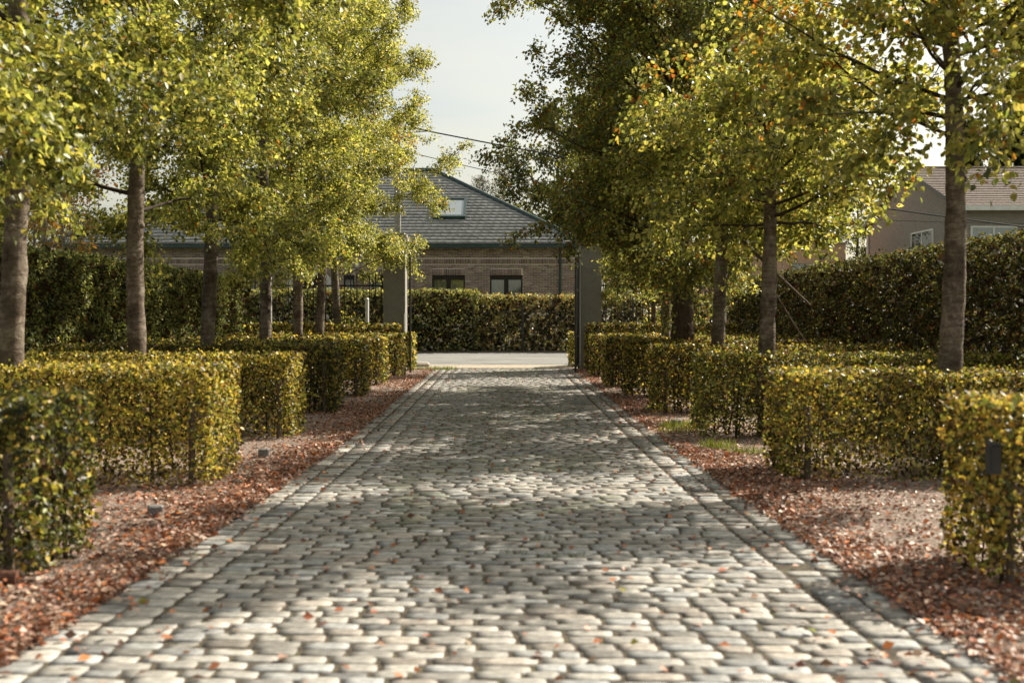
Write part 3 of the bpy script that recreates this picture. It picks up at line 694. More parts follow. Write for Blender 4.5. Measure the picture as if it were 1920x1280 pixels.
# shrubs outside the fence
def shrub(x, y, r, h, label, rng, cols=PAL, wts=(3, 4, 2.4, 0.8, 0.6, 1)):
    root = thing('shrub', (x, y, float(ground_z(y))), label, 'shrub', 'shrubs outside the fence')
    n = int(1900 * r * h * 2)
    d = unit(rng.normal(size=(n, 3))); d[:, 2] = np.abs(d[:, 2]); rr = rng.random((n, 1)) ** 0.4
    rr = rr * (0.75 + 0.5 * vnoise(d * 1.0, 2.4, int(x * 10) % 97)[:, None])
    P = d * rr * np.array([r, r * 0.7, h])
    link('foliage', leaf_mesh('foliage', P, unit(d + rng.normal(0, 0.7, (n, 3))), rng.normal(size=(n, 3)), 0.085 * rng.uniform(0.6, 1.3, n), palette(n, cols, wts, 0.25, rng), M['hedge_leaf']), root)
    m = MB()
    for k in range(9):
        a = rng.uniform(0, 6.28); m.tube([(0, 0, -0.05), (math.cos(a) * r * 0.25, math.sin(a) * r * 0.2, h * 0.45), (math.cos(a) * r * 0.55, math.sin(a) * r * 0.4, h * 0.8)], [0.016, 0.01, 0.004], 5, False)
    m.build('stems', M['twig'], root)
for (x, y, r, h, l) in ((-4.7, 34.3, 0.75, 1.45, 'bushy yellow-green shrub just left of the left gate pillar'), (-5.9, 34.3, 0.6, 1.25, 'rounded yellow-green shrub behind the middle of the left fence'), (-6.9, 34.4, 0.5, 1.2, 'small shrub behind the pale fence post at left'),
                        (3.1, 34.4, 0.5, 1.25, 'small shrub just right of the right gate pillar'), (4.4, 34.4, 1.0, 1.75, 'broad sunlit shrub behind the right iron fence'), (5.5, 34.5, 0.6, 1.55, 'shrub at the far right end of the right fence')):
    shrub(x, y, r, h, l, hr)
o = thing('marker_post', (-4.25, 34.45, 0.02), 'slim pale marker post behind the fence left of the gate', 'post')
MB().tube([(0, 0, 0), (0, 0, 1.95)], 0.055, 10).build('shaft', M['white_paint'], o)
MB().tube([(0, 0, 1.951), (0, 0, 2.0), (0, 0, 2.04)], [0.06, 0.06, 0.02], 10).build('cap', M['white_paint'], o)

# thin black railing in front of the right roadside hedge
root = thing('black_railing', (-1.35, 40.35, 0.33), 'thin black railing in front of the reddish hedge across the road', 'railing')
for z in (0.12, 1.32): MB().box(0, 6.0, -0.008, 0.008, z, z + 0.022).build('rail', M['iron'], root)
bm_ = MB().tube([(0, 0, 0.0), (0, 0, 1.42)], 0.007, 5).mesh('bar', M['iron'])
for k in range(46): link('bar', bm_, root, loc=(0.06 + k * 0.13, 0.012, 0))
pm = MB().box(-0.035, 0.035, -0.035, 0.035, -0.05, 1.6, 0.006).mesh('post', M['iron'])
for x in (0.0, 1.72, 3.6, 5.5): link('post', pm, root, loc=(x, -0.045, 0))

# ------------------------------------------------------------------ brick house across the road
HY, HG = 44.0, 0.35
hx0, hx1 = -16.9, 2.38
house = thing('brick_house', (0, HY, HG), 'long brown brick house with hipped grey tiled roof across the road', 'house')
def hz(y): return CAM_H - (y - 597) * HY / FPX - HG          # photo row -> height above house ground
def hx(x): return (x - 960) * HY / FPX
EAVE = hz(463)
wins = []                                                     # x0,x1,z0,z1
for (a, b) in ((810, 872), (918.5, 980), (697, 737), (644, 665), (452, 480), (300, 362), (205, 265)):
    wins.append((hx(a), hx(b), 0.9, hz(516)))
door = (hx(548), hx(613), 0.05, hz(513))
opens = wins + [door]
# mortar backing as butted blocks around the openings
wall = MB(); xs_ = sorted(set([hx0 + 0.02, hx1 - 0.02] + [v for o_ in opens for v in o_[:2]]))
for a, b in zip(xs_[:-1], xs_[1:]):
    o_ = [q for q in opens if q[0] <= a + 1e-6 and q[1] >= b - 1e-6]
    if o_:
        wall.box(a, b, 0.012, 0.28, -0.3, o_[0][2]); wall.box(a, b, 0.012, 0.28, o_[0][3], EAVE)
    else: wall.box(a, b, 0.012, 0.28, -0.3, EAVE)
wall.box(hx1 - 0.28, hx1 - 0.02, 0.281, 11.2, -0.3, EAVE); wall.box(hx0 + 0.02, hx0 + 0.28, 0.281, 11.2, -0.3, EAVE)
wall_o = wall.build('wall', M['mortar'], house)
bricks = []                                                   # x0,x1,z0,z1,proud
CH = 0.0655; BL = 0.218
band = (hz(494.5), hz(485.5))
def clear(x0, x1, z0, z1):
    for o_ in opens:
        top = o_[3] + 0.235
        if x1 > o_[0] - 0.005 and x0 < o_[1] + 0.005 and z1 > o_[2] and z0 < top - 0.01: return False
    return True
z = 1.35; row = 0
while z + CH < EAVE + 0.01:
    if not (z + CH > band[0] + 0.01 and z < band[1] - 0.01):
        x = hx0 - (BL / 2 if row % 2 else 0)
        while x < hx1:
            a, b = max(x, hx0), min(x + BL - 0.011, hx1)
            if b - a > 0.03:
                if clear(a, b, z, z + CH): bricks.append((a, b, z, z + CH - 0.012, 0.0))
                else:
                    for o_ in opens:                          # cut bricks at the reveals
                        if a < o_[0] - 0.03 < b and clear(a, o_[0] - 0.006, z, z + CH): bricks.append((a, o_[0] - 0.006, z, z + CH - 0.012, 0.0))
                        if a < o_[1] + 0.03 < b and clear(o_[1] + 0.006, b, z, z + CH): bricks.append((o_[1] + 0.006, b, z, z + CH - 0.012, 0.0))
            x += BL
    z += CH; row += 1
x = hx0
while x < hx1 - 0.05:
    bricks.append((x, x + 0.053, band[0], band[1] - 0.01, 0.014)); x += 0.0655
for o_ in wins:
    x = o_[0] + 0.002
    while x < o_[1] - 0.05:
        bricks.append((x, x + 0.053, o_[3] + 0.004, o_[3] + 0.228, 0.006)); x += 0.0655
br = np.random.default_rng(33); nb = len(bricks); BR = np.array(bricks)
bcol = palette(nb, [(0.29, 0.215, 0.185), (0.34, 0.265, 0.23), (0.22, 0.175, 0.155), (0.4, 0.325, 0.28)], (4, 3, 2.5, 1), 0.2, br)
def brick_v(q):
    x0, x1, z0, z1, p = q; y0, y1 = -0.001 - p, 0.06; e = 0.004
    return np.array([(x0, y1, z0), (x1, y1, z0), (x1, y1, z1), (x0, y1, z1), (x0 + e * 0, y0 + e, z0), (x1, y0 + e, z0), (x1, y0 + e, z1), (x0, y0 + e, z1), (x0 + e, y0, z0 + e), (x1 - e, y0, z0 + e), (x1 - e, y0, z1 - e), (x0 + e, y0, z1 - e)])
BF = np.array([(0, 4, 5, 1), (1, 5, 6, 2), (2, 6, 7, 3), (3, 7, 4, 0), (4, 8, 9, 5), (5, 9, 10, 6), (6, 10, 11, 7), (7, 11, 8, 4), (8, 11, 10, 9)])[:, ::-1]
cxm = (BR[:, 0] + BR[:, 1]) / 2; czm = (BR[:, 2] + BR[:, 3]) / 2
score = np.abs(cxm - hx(945)) + np.abs(czm - hz(520)) * 3.2 + (cxm < hx(765)) * 50 + (cxm > hx(1065)) * 50 - 0.8 * (BR[:, 1] - BR[:, 0] < 0.07)
bo = np.argsort(score); bn, brest = bo[:300], bo[300:]
for i in bn:
    c = np.array([cxm[i], 0, czm[i]])
    link('brick', np_mesh('brick', brick_v(BR[i]) - c, BF, np.repeat(bcol[i:i + 1], 12, 0), (M['brick'],)), wall_o, loc=tuple(c))
VV = np.concatenate([brick_v(BR[i]) for i in brest]); FF = (BF[None] + (np.arange(len(brest)) * 12)[:, None, None]).reshape(-1, 4)
link('bricks', np_mesh('bricks', VV, FF, np.repeat(bcol[brest], 12, 0), (M['brick'],)), wall_o, kind='stuff')
for k, o_ in enumerate(wins):
    win = thing('window', (0, 0, 0), None, None); win.parent = house
    x0, x1, z0, z1 = o_; fw = 0.085; mid = (x0 + x1) / 2
    f = MB(); f.box(x0, x1, 0.05, 0.13, z1 - 0.17, z1); f.box(x0, x1, 0.05, 0.13, z0, z0 + fw)
    f.box(x0, x0 + fw * 0.7, 0.05, 0.13, z0 + fw, z1 - 0.17); f.box(x1 - fw * 0.7, x1, 0.05, 0.13, z0 + fw, z1 - 0.17)
    if x1 - x0 > 0.7: f.box(mid - fw, mid + fw, 0.046, 0.134, z0 + fw, z1 - 0.17)
    f.build('frame', M['dark_frame'], win)
    halves = ((x0 + fw * 0.7, mid - fw), (mid + fw, x1 - fw * 0.7)) if x1 - x0 > 0.7 else ((x0 + fw * 0.7, x1 - fw * 0.7),)
    for (a, b) in halves:
        MB().box(a, b, 0.085, 0.095, z0 + fw, z1 - 0.17).build('pane', M['glass'], win)
        cm = MB(); nn = 14
        for q in range(nn):
            xa, xb = a + (b - a) * q / nn, a + (b - a) * (q + 1) / nn
            ya, yb = 0.2 + 0.02 * (q % 2), 0.2 + 0.02 * ((q + 1) % 2)
            cm.quad((xa, ya, z0), (xb, yb, z0), (xb, yb, z1), (xa, ya, z1))
        cm.build('curtain', M['curtain'], win)
    MB().box(x0, x1, 0.30, 0.34, z0, z1).build('room', M['interior'], win)  # thin dark sheet in place of the unlit room
# arched doorway with white surround
dr_ = thing('door', (0, 0, 0), None, None); dr_.parent = house
x0, x1, z0, z1 = door; cxd = (x0 + x1) / 2; rw = (x1 - x0) / 2
MB().box(x0 + 0.08, x1 - 0.08, 0.12, 0.18, z0, z1 - 0.05).build('leaf', M['dark_frame'], dr_)
MB().box(x0, x1, 0.30, 0.34, z0, z1).build('room', M['interior'], dr_)
ar = MB(); prev = None
for k in range(13):
    a = math.pi * k / 12; rise = 0.26
    pi_ = (cxd - math.cos(a) * rw * 0.98, z1 - 0.30 + math.sin(a) * rise); po = (cxd - math.cos(a) * (rw + 0.16), z1 - 0.28 + math.sin(a) * (rise + 0.19))
    if prev:
        (q0, q1) = prev
        for y in (-0.05,): ar.quad((q0[0], y, q0[1]), (pi_[0], y, pi_[1]), (po[0], y, po[1]), (q1[0], y, q1[1]))
        ar.quad((q1[0], -0.05, q1[1]), (po[0], -0.05, po[1]), (po[0], 0.05, po[1]), (q1[0], 0.05, q1[1]))
        ar.quad((q0[0], 0.14, q0[1]), (pi_[0], 0.14, pi_[1]), (pi_[0], -0.05, pi_[1]), (q0[0], -0.05, q0[1]))
    prev = (pi_, po)
ar.box(x0 - 0.16, x0 + 0.02, -0.05, 0.14, 0, z1 - 0.28); ar.box(x1 - 0.02, x1 + 0.16, -0.05, 0.14, 0, z1 - 0.28)
ar.box(cxd - 0.085, cxd + 0.085, -0.075, 0.05, z1 - 0.06, z1 + 0.24)
ar.build('surround', M['white_paint'], dr_)
MB().box(hx(666), hx(674), -0.06, 0.0, hz(501), hz(493), 0.01).build('vent_box', M['white_paint'], house)
# roof
RUN, OV = 5.7, 0.34
ez = EAVE + 0.10; rise = ((1.45 + 281 * 49.7 / FPX - HG) - ez) * 5.7 / 6.04 - 0.12
slope = math.atan2(rise, RUN)
roof = thing('roof', (0, 0, 0), None, None); roof.parent = house
X0, X1 = hx0 - OV, hx1 + OV
def rp(x, d, lift=0.0):            # a point on the front slope, d metres up the plan run from the eave line
    return (x, -OV + d - lift * math.sin(slope), ez + d * rise / RUN + lift * math.cos(slope) - OV * 0.0)
RT = RUN + OV
under = MB()
hzz = ez + RT * rise / RUN
A_, B_, C_, D_ = (X0, -OV, ez - 0.03), (X1, -OV, ez - 0.03), (X1 - RT, -OV + RT, hzz - 0.03), (X0 + RT, -OV + RT, hzz - 0.03)
yb = -OV + 2 * RT
E_, F_ = (X0, yb, ez - 0.03), (X1, yb, ez - 0.03)
under.quad(A_, B_, C_, D_); under.quad(B_, F_, C_); under.quad(E_, A_, D_); under.quad(F_, E_, D_, C_); under.quad(A_, E_, F_, B_)
under.build('underlay', M['green_paint'], roof)
NC = 25; tr_ = np.random.default_rng(8)
def course(d0, d1, xa0, xb0, xa1, xb1, tint):
    # thin wedge: butt end proud by 35 mm, head tucked under the next course
    n = max(2, int((xb0 - xa0) / 0.30)); V = []; F = []; T = []
    for k in range(n):
        fa, fb = k / n, (k + 1) / n - 0.006 / max(0.3, (xb0 - xa0) / n) / n
        a0, b0 = xa0 + (xb0 - xa0) * fa, xa0 + (xb0 - xa0) * fb; a1, b1 = xa1 + (xb1 - xa1) * fa, xa1 + (xb1 - xa1) * fb
        j = tr_.normal(0, 0.004)
        p = [rp(a0, d0, -0.01), rp(b0, d0, -0.01), rp(b0, d0, 0.05 + j), rp(a0, d0, 0.05 + j), rp(b1, d1, 0.008), rp(a1, d1, 0.008)]
        s = len(V); V += p; F += [(s, s + 1, s + 2, s + 3), (s + 3, s + 2, s + 4, s + 5)]
        c = np.array(tint) * tr_.uniform(0.85, 1.15); T += [c] * 6
    return np_mesh('tile_course', np.array(V), np.array(F), np.array(T), (M['tile'],))
for k in range(NC):
    d0, d1 = RT * k / NC, RT * (k + 1) / NC + 0.02
    d1 = min(d1, RT)
    tint = np.array([0.26, 0.265, 0.258]) * tr_.uniform(0.92, 1.08)
    link('tile_course', course(d0, d1, X0 + d0, X1 - d0, X0 + d1, X1 - d1, tint), roof)
for (p, q) in (((X1, -OV, ez), (X1 - RT, -OV + RT, hzz)), ((X0, -OV, ez), (X0 + RT, -OV + RT, hzz)), ((X0 + RT, -OV + RT, hzz), (X1 - RT, -OV + RT, hzz))):
    p, q = Vector(p) + Vector((0, 0, 0.04)), Vector(q) + Vector((0, 0, 0.04))
    MB().tube([p, q], 0.10, 8).build('ridge_cap', M['green_paint'], roof)
sk = thing('skylight', (0, 0, 0), None, None); sk.parent = roof
def skx(x, d): Z = HY - OV + d; return (x - 960) * Z / FPX
dlo, dhi = 1.78, 3.35
xa, xb = skx(812, dlo), skx(873, dlo)
f = MB()
def slab(m, x0, x1, d0, d1, l0, l1):
    p = [rp(x0, d0, l0), rp(x1, d0, l0), rp(x1, d1, l0), rp(x0, d1, l0), rp(x0, d0, l1), rp(x1, d0, l1), rp(x1, d1, l1), rp(x0, d1, l1)]
    b = len(m.v); m.v += p; m.f += [tuple(b + i for i in q) for q in ((3, 2, 1, 0), (4, 5, 6, 7), (0, 1, 5, 4), (2, 3, 7, 6), (1, 2, 6, 5), (3, 0, 4, 7))]
slab(f, xa, xb, dlo, dlo + 0.12, 0, 0.17); slab(f, xa, xb, dhi - 0.1, dhi, 0, 0.17); slab(f, xa, xa + 0.1, dlo + 0.121, dhi - 0.101, 0, 0.168); slab(f, xb - 0.1, xb, dlo + 0.121, dhi - 0.101, 0, 0.168)
f.build('frame', M['green_paint'], sk)
f = MB(); slab(f, xa + 0.101, xb - 0.101, dlo + 0.121, dhi - 0.101, 0.09, 0.125)
gm, gt, go = new_mat('skylight_glass'); gb = N(gt, 'ShaderNodeBsdfPrincipled', Roughness=0.12); gb.inputs['Base Color'].default_value = (0.35, 0.4, 0.42, 1); gb.inputs['Specular IOR Level'].default_value = 1.0; gb.inputs['Metallic'].default_value = 0.55
gt.links.new(gb.outputs[0], go.inputs['Surface'])
f.build('pane', gm, sk)
MB().box(X0, X1, -OV - 0.09, -OV + 0.02, ez - 0.16, ez - 0.035).build('gutter', M['green_paint'], house)
MB().box(X0 + 0.05, X1 - 0.05, -OV + 0.021, -0.02, ez - 0.12, ez - 0.06).build('soffit', M['dark_frame'], house)
MB().tube([(hx(1050), -0.08, 0.0), (hx(1050), -0.08, EAVE - 0.12), (hx(1050), -OV + 0.03, ez - 0.13)], 0.05, 10).build('downpipe', M['green_paint'], house)

# ------------------------------------------------------------------ utility pole and cables
pole = thing('utility_pole', (*px(746, 0, 42.6)[:2], 0.33), 'grey concrete utility pole rising above the left trees', 'utility pole')
top = CAM_H + (597 - 214) * 42.6 / FPX - 0.33
m = MB(); m.box(-0.11, 0.11, -0.09, 0.09, -0.2, top, 0.02); m.build('shaft', M['concrete'], pole)
MB().box(-0.03, 0.16, -0.13, -0.091, top - 0.32, top - 0.22).build('bracket', M['galv'], pole)
MB().box(-0.03, 0.16, -0.13, -0.091, top - 0.62, top - 0.54).build('bracket', M['galv'], pole)
def cable(a, b, sag, r, label):
    A_, B_ = Vector(a), Vector(b); pts = []
    for k in range(17):
        t = k / 16; p = A_.lerp(B_, t); p.z -= sag * 4 * t * (1 - t); pts.append(p)
    MB().tube(pts, r, 6).build('overhead_cable', M['cable'], label=label, cat='cable', group='overhead cables')
PX = px(746, 0, 42.6)[0]
a = Vector(px(757, 238, 42.5)); b = Vector(px(948, 268, 41.5)); d = b - a
cable(a, a + d * 6, 0.25, 0.024, 'thick bundled overhead cable crossing the sky gap')
a = Vector(px(757, 284, 42.5)); b = Vector(px(840, 300, 42.5)); d = b - a
cable(a, a + d * 9, 0.2, 0.013, 'thin lower overhead cable above the roof ridge')
for k, (y, s, l) in enumerate(((222, 0.10, 'upper slack cable loop at the pole top'), (230, 0.16, 'middle slack cable loop at the pole top'), (248, 0.05, 'lowest slack cable loop at the pole top'))):
    cable(px(752, y, 42.5), px(808, 246, 42.3), s, 0.012, l)

# ------------------------------------------------------------------ pale brick house at right
WX, WY = 18.3, 48.0
h2 = thing('pale_brick_house', (WX, WY, 0.35), 'greyish brick house with brown tiled roof above the right hedge', 'house')
ez2 = CAM_H + (597 - 390) * 48 / FPX - 0.35
def wallmat(name, c1, c2, mort):
    m, t, out = new_mat(name); tc = N(t, 'ShaderNodeTexCoord')
    sp = N(t, 'ShaderNodeSeparateXYZ'); t.links.new(tc.outputs['Object'], sp.inputs[0])
    ad = N(t, 'ShaderNodeMath', operation='ADD'); t.links.new(sp.outputs[0], ad.inputs[0]); t.links.new(sp.outputs[1], ad.inputs[1])
    cb = N(t, 'ShaderNodeCombineXYZ'); t.links.new(ad.outputs[0], cb.inputs[0]); t.links.new(sp.outputs[2], cb.inputs[1])
    b = N(t, 'ShaderNodeTexBrick', Scale=1.0); b.inputs['Brick Width'].default_value = 0.22; b.inputs['Row Height'].default_value = 0.0595; b.inputs['Mortar Size'].default_value = 0.01
    b.inputs['Color1'].default_value = (*c1, 1); b.inputs['Color2'].default_value = (*c2, 1); b.inputs['Mortar'].default_value = (*mort, 1)
    t.links.new(cb.outputs[0], b.inputs['Vector'])
    p = N(t, 'ShaderNodeBsdfPrincipled', Roughness=0.9); t.links.new(b.outputs[0], p.inputs['Base Color'])
    bp = N(t, 'ShaderNodeBump', Strength=0.6, Distance=0.01); bp.invert = True; t.links.new(b.outputs['Fac'], bp.inputs['Height']); t.links.new(bp.outputs[0], p.inputs['Normal'])
    t.links.new(p.outputs[0], out.inputs['Surface']); return m
M['pale_brick'] = wallmat('far_pale_brick', (0.26, 0.235, 0.2), (0.33, 0.3, 0.26), (0.18, 0.165, 0.15))
DEP = 12.3; zr = CAM_H + (597 - 318) * 54 / FPX - 0.35
m = MB(); m.box(0.0, 14, 0.0, 0.3, -0.3, ez2)
m.quad((0.002, 0.301, -0.3), (0.002, DEP, -0.3), (0.002, DEP, ez2), (0.002, DEP / 2, zr - 0.15), (0.002, 0.301, ez2))
m.quad((0.28, DEP, -0.3), (0.28, 0.301, -0.3), (0.28, 0.301, ez2), (0.28, DEP / 2, zr - 0.15), (0.28, DEP, ez2))
m.build('wall', M['pale_brick'], h2)
M['brown_tile'] = mat_noise('brown_roof_tile', (0.07, 0.052, 0.042), (0.16, 0.125, 0.105), 7, 0.8, 0.5, 30, (1, 3, 3), c3=(0.27, 0.235, 0.21))
roof2 = thing('roof', (0, 0, 0), None, None); roof2.parent = h2
nr2 = 22
for k in range(nr2):
    t0, t1 = k / nr2, (k + 1) / nr2
    ya, yb_ = -0.35 + (DEP / 2 + 0.35) * t0, -0.35 + (DEP / 2 + 0.35) * t1 + 0.02; za, zb_ = ez2 + 0.05 + (zr - ez2) * t0, ez2 + 0.05 + (zr - ez2) * t1
    m = MB(); m.quad((-0.25, ya, za - 0.02), (14.2, ya, za - 0.02), (14.2, ya, za + 0.045), (-0.25, ya, za + 0.045)); m.quad((-0.25, ya, za + 0.045), (14.2, ya, za + 0.045), (14.2, yb_, zb_ + 0.01), (-0.25, yb_, zb_ + 0.01))
    m.build('tile_course', M['brown_tile'], roof2)
m = MB(); m.quad((-0.25, DEP / 2, zr + 0.04), (14.2, DEP / 2, zr + 0.04), (14.2, DEP + 0.35, ez2), (-0.25, DEP + 0.35, ez2)); m.build('rear_slope', M['brown_tile'], roof2)
MB().tube([(-0.25, DEP / 2, zr + 0.06), (14.2, DEP / 2, zr + 0.06)], 0.1, 8).build('ridge_cap', M['brown_tile'], roof2)
MB().box(-0.27, 14.3, -0.46, -0.34, ez2 - 0.14, ez2 + 0.06).build('fascia', M['white_paint'], h2)
m = MB()
for s in (0,):
    m.quad((-0.28, -0.4, ez2 - 0.1), (-0.28, DEP / 2, zr - 0.12), (-0.28, DEP / 2, zr + 0.1), (-0.28, -0.4, ez2 + 0.1)); m.quad((-0.28, DEP / 2, zr - 0.12), (-0.28, DEP + 0.4, ez2 - 0.1), (-0.28, DEP + 0.4, ez2 + 0.1), (-0.28, DEP / 2, zr + 0.1))
    m.quad((-0.28, -0.4, ez2 - 0.1), (0.0, -0.4, ez2 - 0.1), (0.0, DEP / 2, zr - 0.12), (-0.28, DEP / 2, zr - 0.12))
m.build('bargeboard', M['block'], h2)
MB().tube([(-0.07, -0.08, 0), (-0.07, -0.08, ez2 - 0.14)], 0.06, 8).build('downpipe', M['white_paint'], h2)
MB().tube([(-0.08, DEP - 0.1, 0), (-0.08, DEP - 0.1, ez2 - 0.3)], 0.06, 8).build('downpipe', M['white_paint'], h2)
fx = (1870 - 960) * 53 / FPX - WX
MB().tube([(fx, 5.2, zr - 0.5), (fx, 5.2, zr + 0.75)], [0.13, 0.10], 10).build('flue', M['dark_frame'], h2)
def h2win(ax, a0, a1, z0, z1, nm='window'):
    wn = thing(nm, (0, 0, 0), None, None); wn.parent = h2
    f = MB(); g = MB(); bk = MB(); e = 0.07
    def bx(m, u0, u1, w0, w1, d0, d1):
        if ax == 'y': m.box(-d1, -d0, u0, u1, w0, w1)
        else: m.box(u0, u1, -d1, -d0, w0, w1)
    md = (a0 + a1) / 2
    bx(f, a0, a1, z1 - e, z1, 0.0, 0.05); bx(f, a0, a1, z0, z0 + e, 0.0, 0.05); bx(f, a0, a0 + e, z0 + e, z1 - e, 0.0, 0.05); bx(f, a1 - e, a1, z0 + e, z1 - e, 0.0, 0.05); bx(f, md - e / 2, md + e / 2, z0 + e, z1 - e, 0.0, 0.047)
    f.build('frame', M['white_paint'], wn)
    bx(g, a0 + e, md - e / 2, z0 + e, z1 - e, 0.022, 0.028); g.build('pane', M['glass'], wn)
    g = MB(); bx(g, md + e / 2, a1 - e, z0 + e, z1 - e, 0.022, 0.028); g.build('pane', M['glass'], wn)
    bx(bk, a0 + e, a1 - e, z0 + e, z1 - e, 0.003, 0.012); bk.build('blind', M['blue_blind'] if ax == 'x' else M['interior'], wn)  # side window gets a near-black sheet painted as its unlit inside
zz2 = lambda y, Z: CAM_H + (597 - y) * Z / FPX - 0.35
h2win('y', 3.0, 5.8, zz2(478, 52), zz2(432, 52))
h2win('x', (1818 - 960) * 48 / FPX - WX, (1905 - 960) * 48 / FPX - WX, zz2(478, 48), zz2(424, 48))
cable(px(1560, 409, 46.0), px(1990, 420, 44.0), 0.05, 0.012, 'thin dark cable in front of the pale brick house')

# salmon building
pk = thing('salmon_building', (0, 55, 0.35), 'low flat-roofed salmon pink building behind the right hedge', 'building')
bx0, bx1 = (1290 - 960) * 55 / FPX, (1585 - 960) * 55 / FPX; zt = CAM_H + (597 - 457) * 55 / FPX - 0.35
pw = [((1372 - 960) * 55 / FPX, (1411 - 960) * 55 / FPX, zz2(530, 55), zz2(493, 55)), ((1484 - 960) * 55 / FPX, (1531 - 960) * 55 / FPX, zz2(530, 55), zz2(494, 55))]
m = MB(); xs_ = sorted([bx0, bx1] + [v for q in pw for v in q[:2]])
for a, b in zip(xs_[:-1], xs_[1:]):
    q = [r_ for r_ in pw if r_[0] <= a + 1e-6 and r_[1] >= b - 1e-6]
    if q: m.box(a, b, 0, 0.25, -0.3, q[0][2]); m.box(a, b, 0, 0.25, q[0][3], zt)
    else: m.box(a, b, 0, 0.25, -0.3, zt)
m.box(bx1 - 0.25, bx1, 0.251, 9, -0.3, zt); m.box(bx0, bx1 - 0.251, 0.251, 9, zt - 0.3, zt - 0.05)
m.build('wall', M['pink'], pk)
MB().box(bx0 - 0.05, bx1 + 0.06, -0.06, 0.28, zt + 0.001, zt + 0.07).build('coping', M['kerb'], pk)
for q in pw:
    wn = thing('window', (0, 0, 0), None, None); wn.parent = pk; md = q[0] + (q[1] - q[0]) * 0.78
    f = MB(); f.box(q[0], q[1], 0.08, 0.14, q[3] - 0.06, q[3]); f.box(md - 0.04, md + 0.04, 0.08, 0.14, q[2], q[3] - 0.06); f.build('frame', M['white_paint'], wn)
    MB().box(q[0], md - 0.04, 0.10, 0.11, q[2], q[3] - 0.06).build('pane', M['glass'], wn)
    MB().box(md + 0.04, q[1], 0.10, 0.11, q[2], q[3] - 0.06).build('pane', M['glass'], wn)
    MB().box(q[0], q[1], 0.2, 0.22, q[2], q[3]).build('curtain', M['blue_blind'], wn)

# ------------------------------------------------------------------ background trees
oval = lambda u: 0.55 + 0.6 * math.sin(math.pi * min(u * 0.9 + 0.1, 1))
AUT = [(0.30, 0.2, 0.04), (0.34, 0.16, 0.03), (0.16, 0.15, 0.03), (0.10, 0.11, 0.025)]
V_SAP = tree_variant(21, 7.4, 1.5, 2.6, 5200, 0.085, leaf=0.085, bark=M['bark_pale'], cols=AUT, wts=(3, 2.5, 2, 1.5), nprim=16, sub=5, up=1.3)
V_FAR = tree_variant(22, 11.0, 3.4, 2.2, 17000, 0.2, leaf=0.19, cols=[(0.06, 0.075, 0.02), (0.1, 0.11, 0.03), (0.16, 0.13, 0.03)], wts=(3, 3, 1), prof=oval, nprim=26, twl=0.6, scat=0.18)
V_CON = tree_variant(23, 15.0, 3.2, 1.2, 26000, 0.25, leaf=0.22, cols=[(0.018, 0.028, 0.014), (0.03, 0.042, 0.018), (0.045, 0.055, 0.02)], wts=(3, 3, 1.4), prof=lambda u: max(0.06, 1.0 - 0.93 * u), nprim=46, sub=7, up=0.35, twl=0.5, scat=0.14, mat=M['dark_leaf'])
V_BIR = tree_variant(24, 12.5, 2.3, 3.0, 5200, 0.10, leaf=0.12, bark=M['bark_pale'], cols=[(0.14, 0.12, 0.04), (0.1, 0.1, 0.035)], wts=(1, 1), nprim=30, sub=8, up=1.5, twl=0.6)
def bt(var, x, Z, rz, sc, label, name, group, sxy=1.0):
    place_tree(var, (x - 960) * Z / FPX, Z, rz, sc, label, name, group, z=float(ground_z(Z)), sxy=sxy)
bt(V_SAP, 88, 26.5, 0.4, 1.0, 'pale slender young tree behind the left tall hedge, thickest of the three', 'young_tree', 'young trees behind the left hedge')
bt(V_SAP, 66, 27.5, 2.4, 0.86, 'thin young tree nearest the left edge behind the tall hedge', 'young_tree', 'young trees behind the left hedge', 0.75)
bt(V_SAP, 118, 25.5, 4.4, 0.8, 'thin young tree with orange leaves in front of the roof at left', 'young_tree', 'young trees behind the left hedge', 0.8)
bt(V_FAR, 20, 58, 1.0, 0.8, 'distant yellowish tree beyond the left end of the brick house', 'background_tree', 'trees behind the houses')
bt(V_FAR, -170, 52, 3.0, 1.0, 'distant leafy tree at the far left edge', 'background_tree', 'trees behind the houses')
bt(V_BIR, 905, 60, 0.3, 0.66, 'thin airy birch behind the brick house roof in the sky gap', 'background_tree', 'trees behind the houses')
bt(V_BIR, 945, 63, 2.3, 0.72, 'second thin birch behind the brick house, right of the sky gap', 'background_tree', 'trees behind the houses')
bt(V_FAR, 1045, 62, 2.3, 0.95, 'dark leafy tree behind the right end of the brick house', 'background_tree', 'trees behind the houses')
bt(V_FAR, 1160, 60, 5.3, 1.15, 'leafy tree between brick house and salmon building', 'background_tree', 'trees behind the houses')
bt(V_FAR, 1606, 66, 4.0, 0.75, 'dark tree between the salmon building and the pale brick house', 'background_tree', 'trees behind the houses')
bt(V_FAR, 1420, 72, 1.7, 1.0, 'leafy tree rising behind the salmon building', 'background_tree', 'trees behind the houses')
for k, (x, Z, s, l) in enumerate(((1900, 70, 1.05, 'tall dark conifer behind the pale brick house at the right edge'), (1810, 76, 0.95, 'dark conifer behind the ridge of the pale brick house'), (1990, 66, 1.1, 'dark conifer just beyond the right edge of the picture'))):
    bt(V_CON, x, Z, k * 1.3, s, l, 'conifer', 'conifers behind the right house')

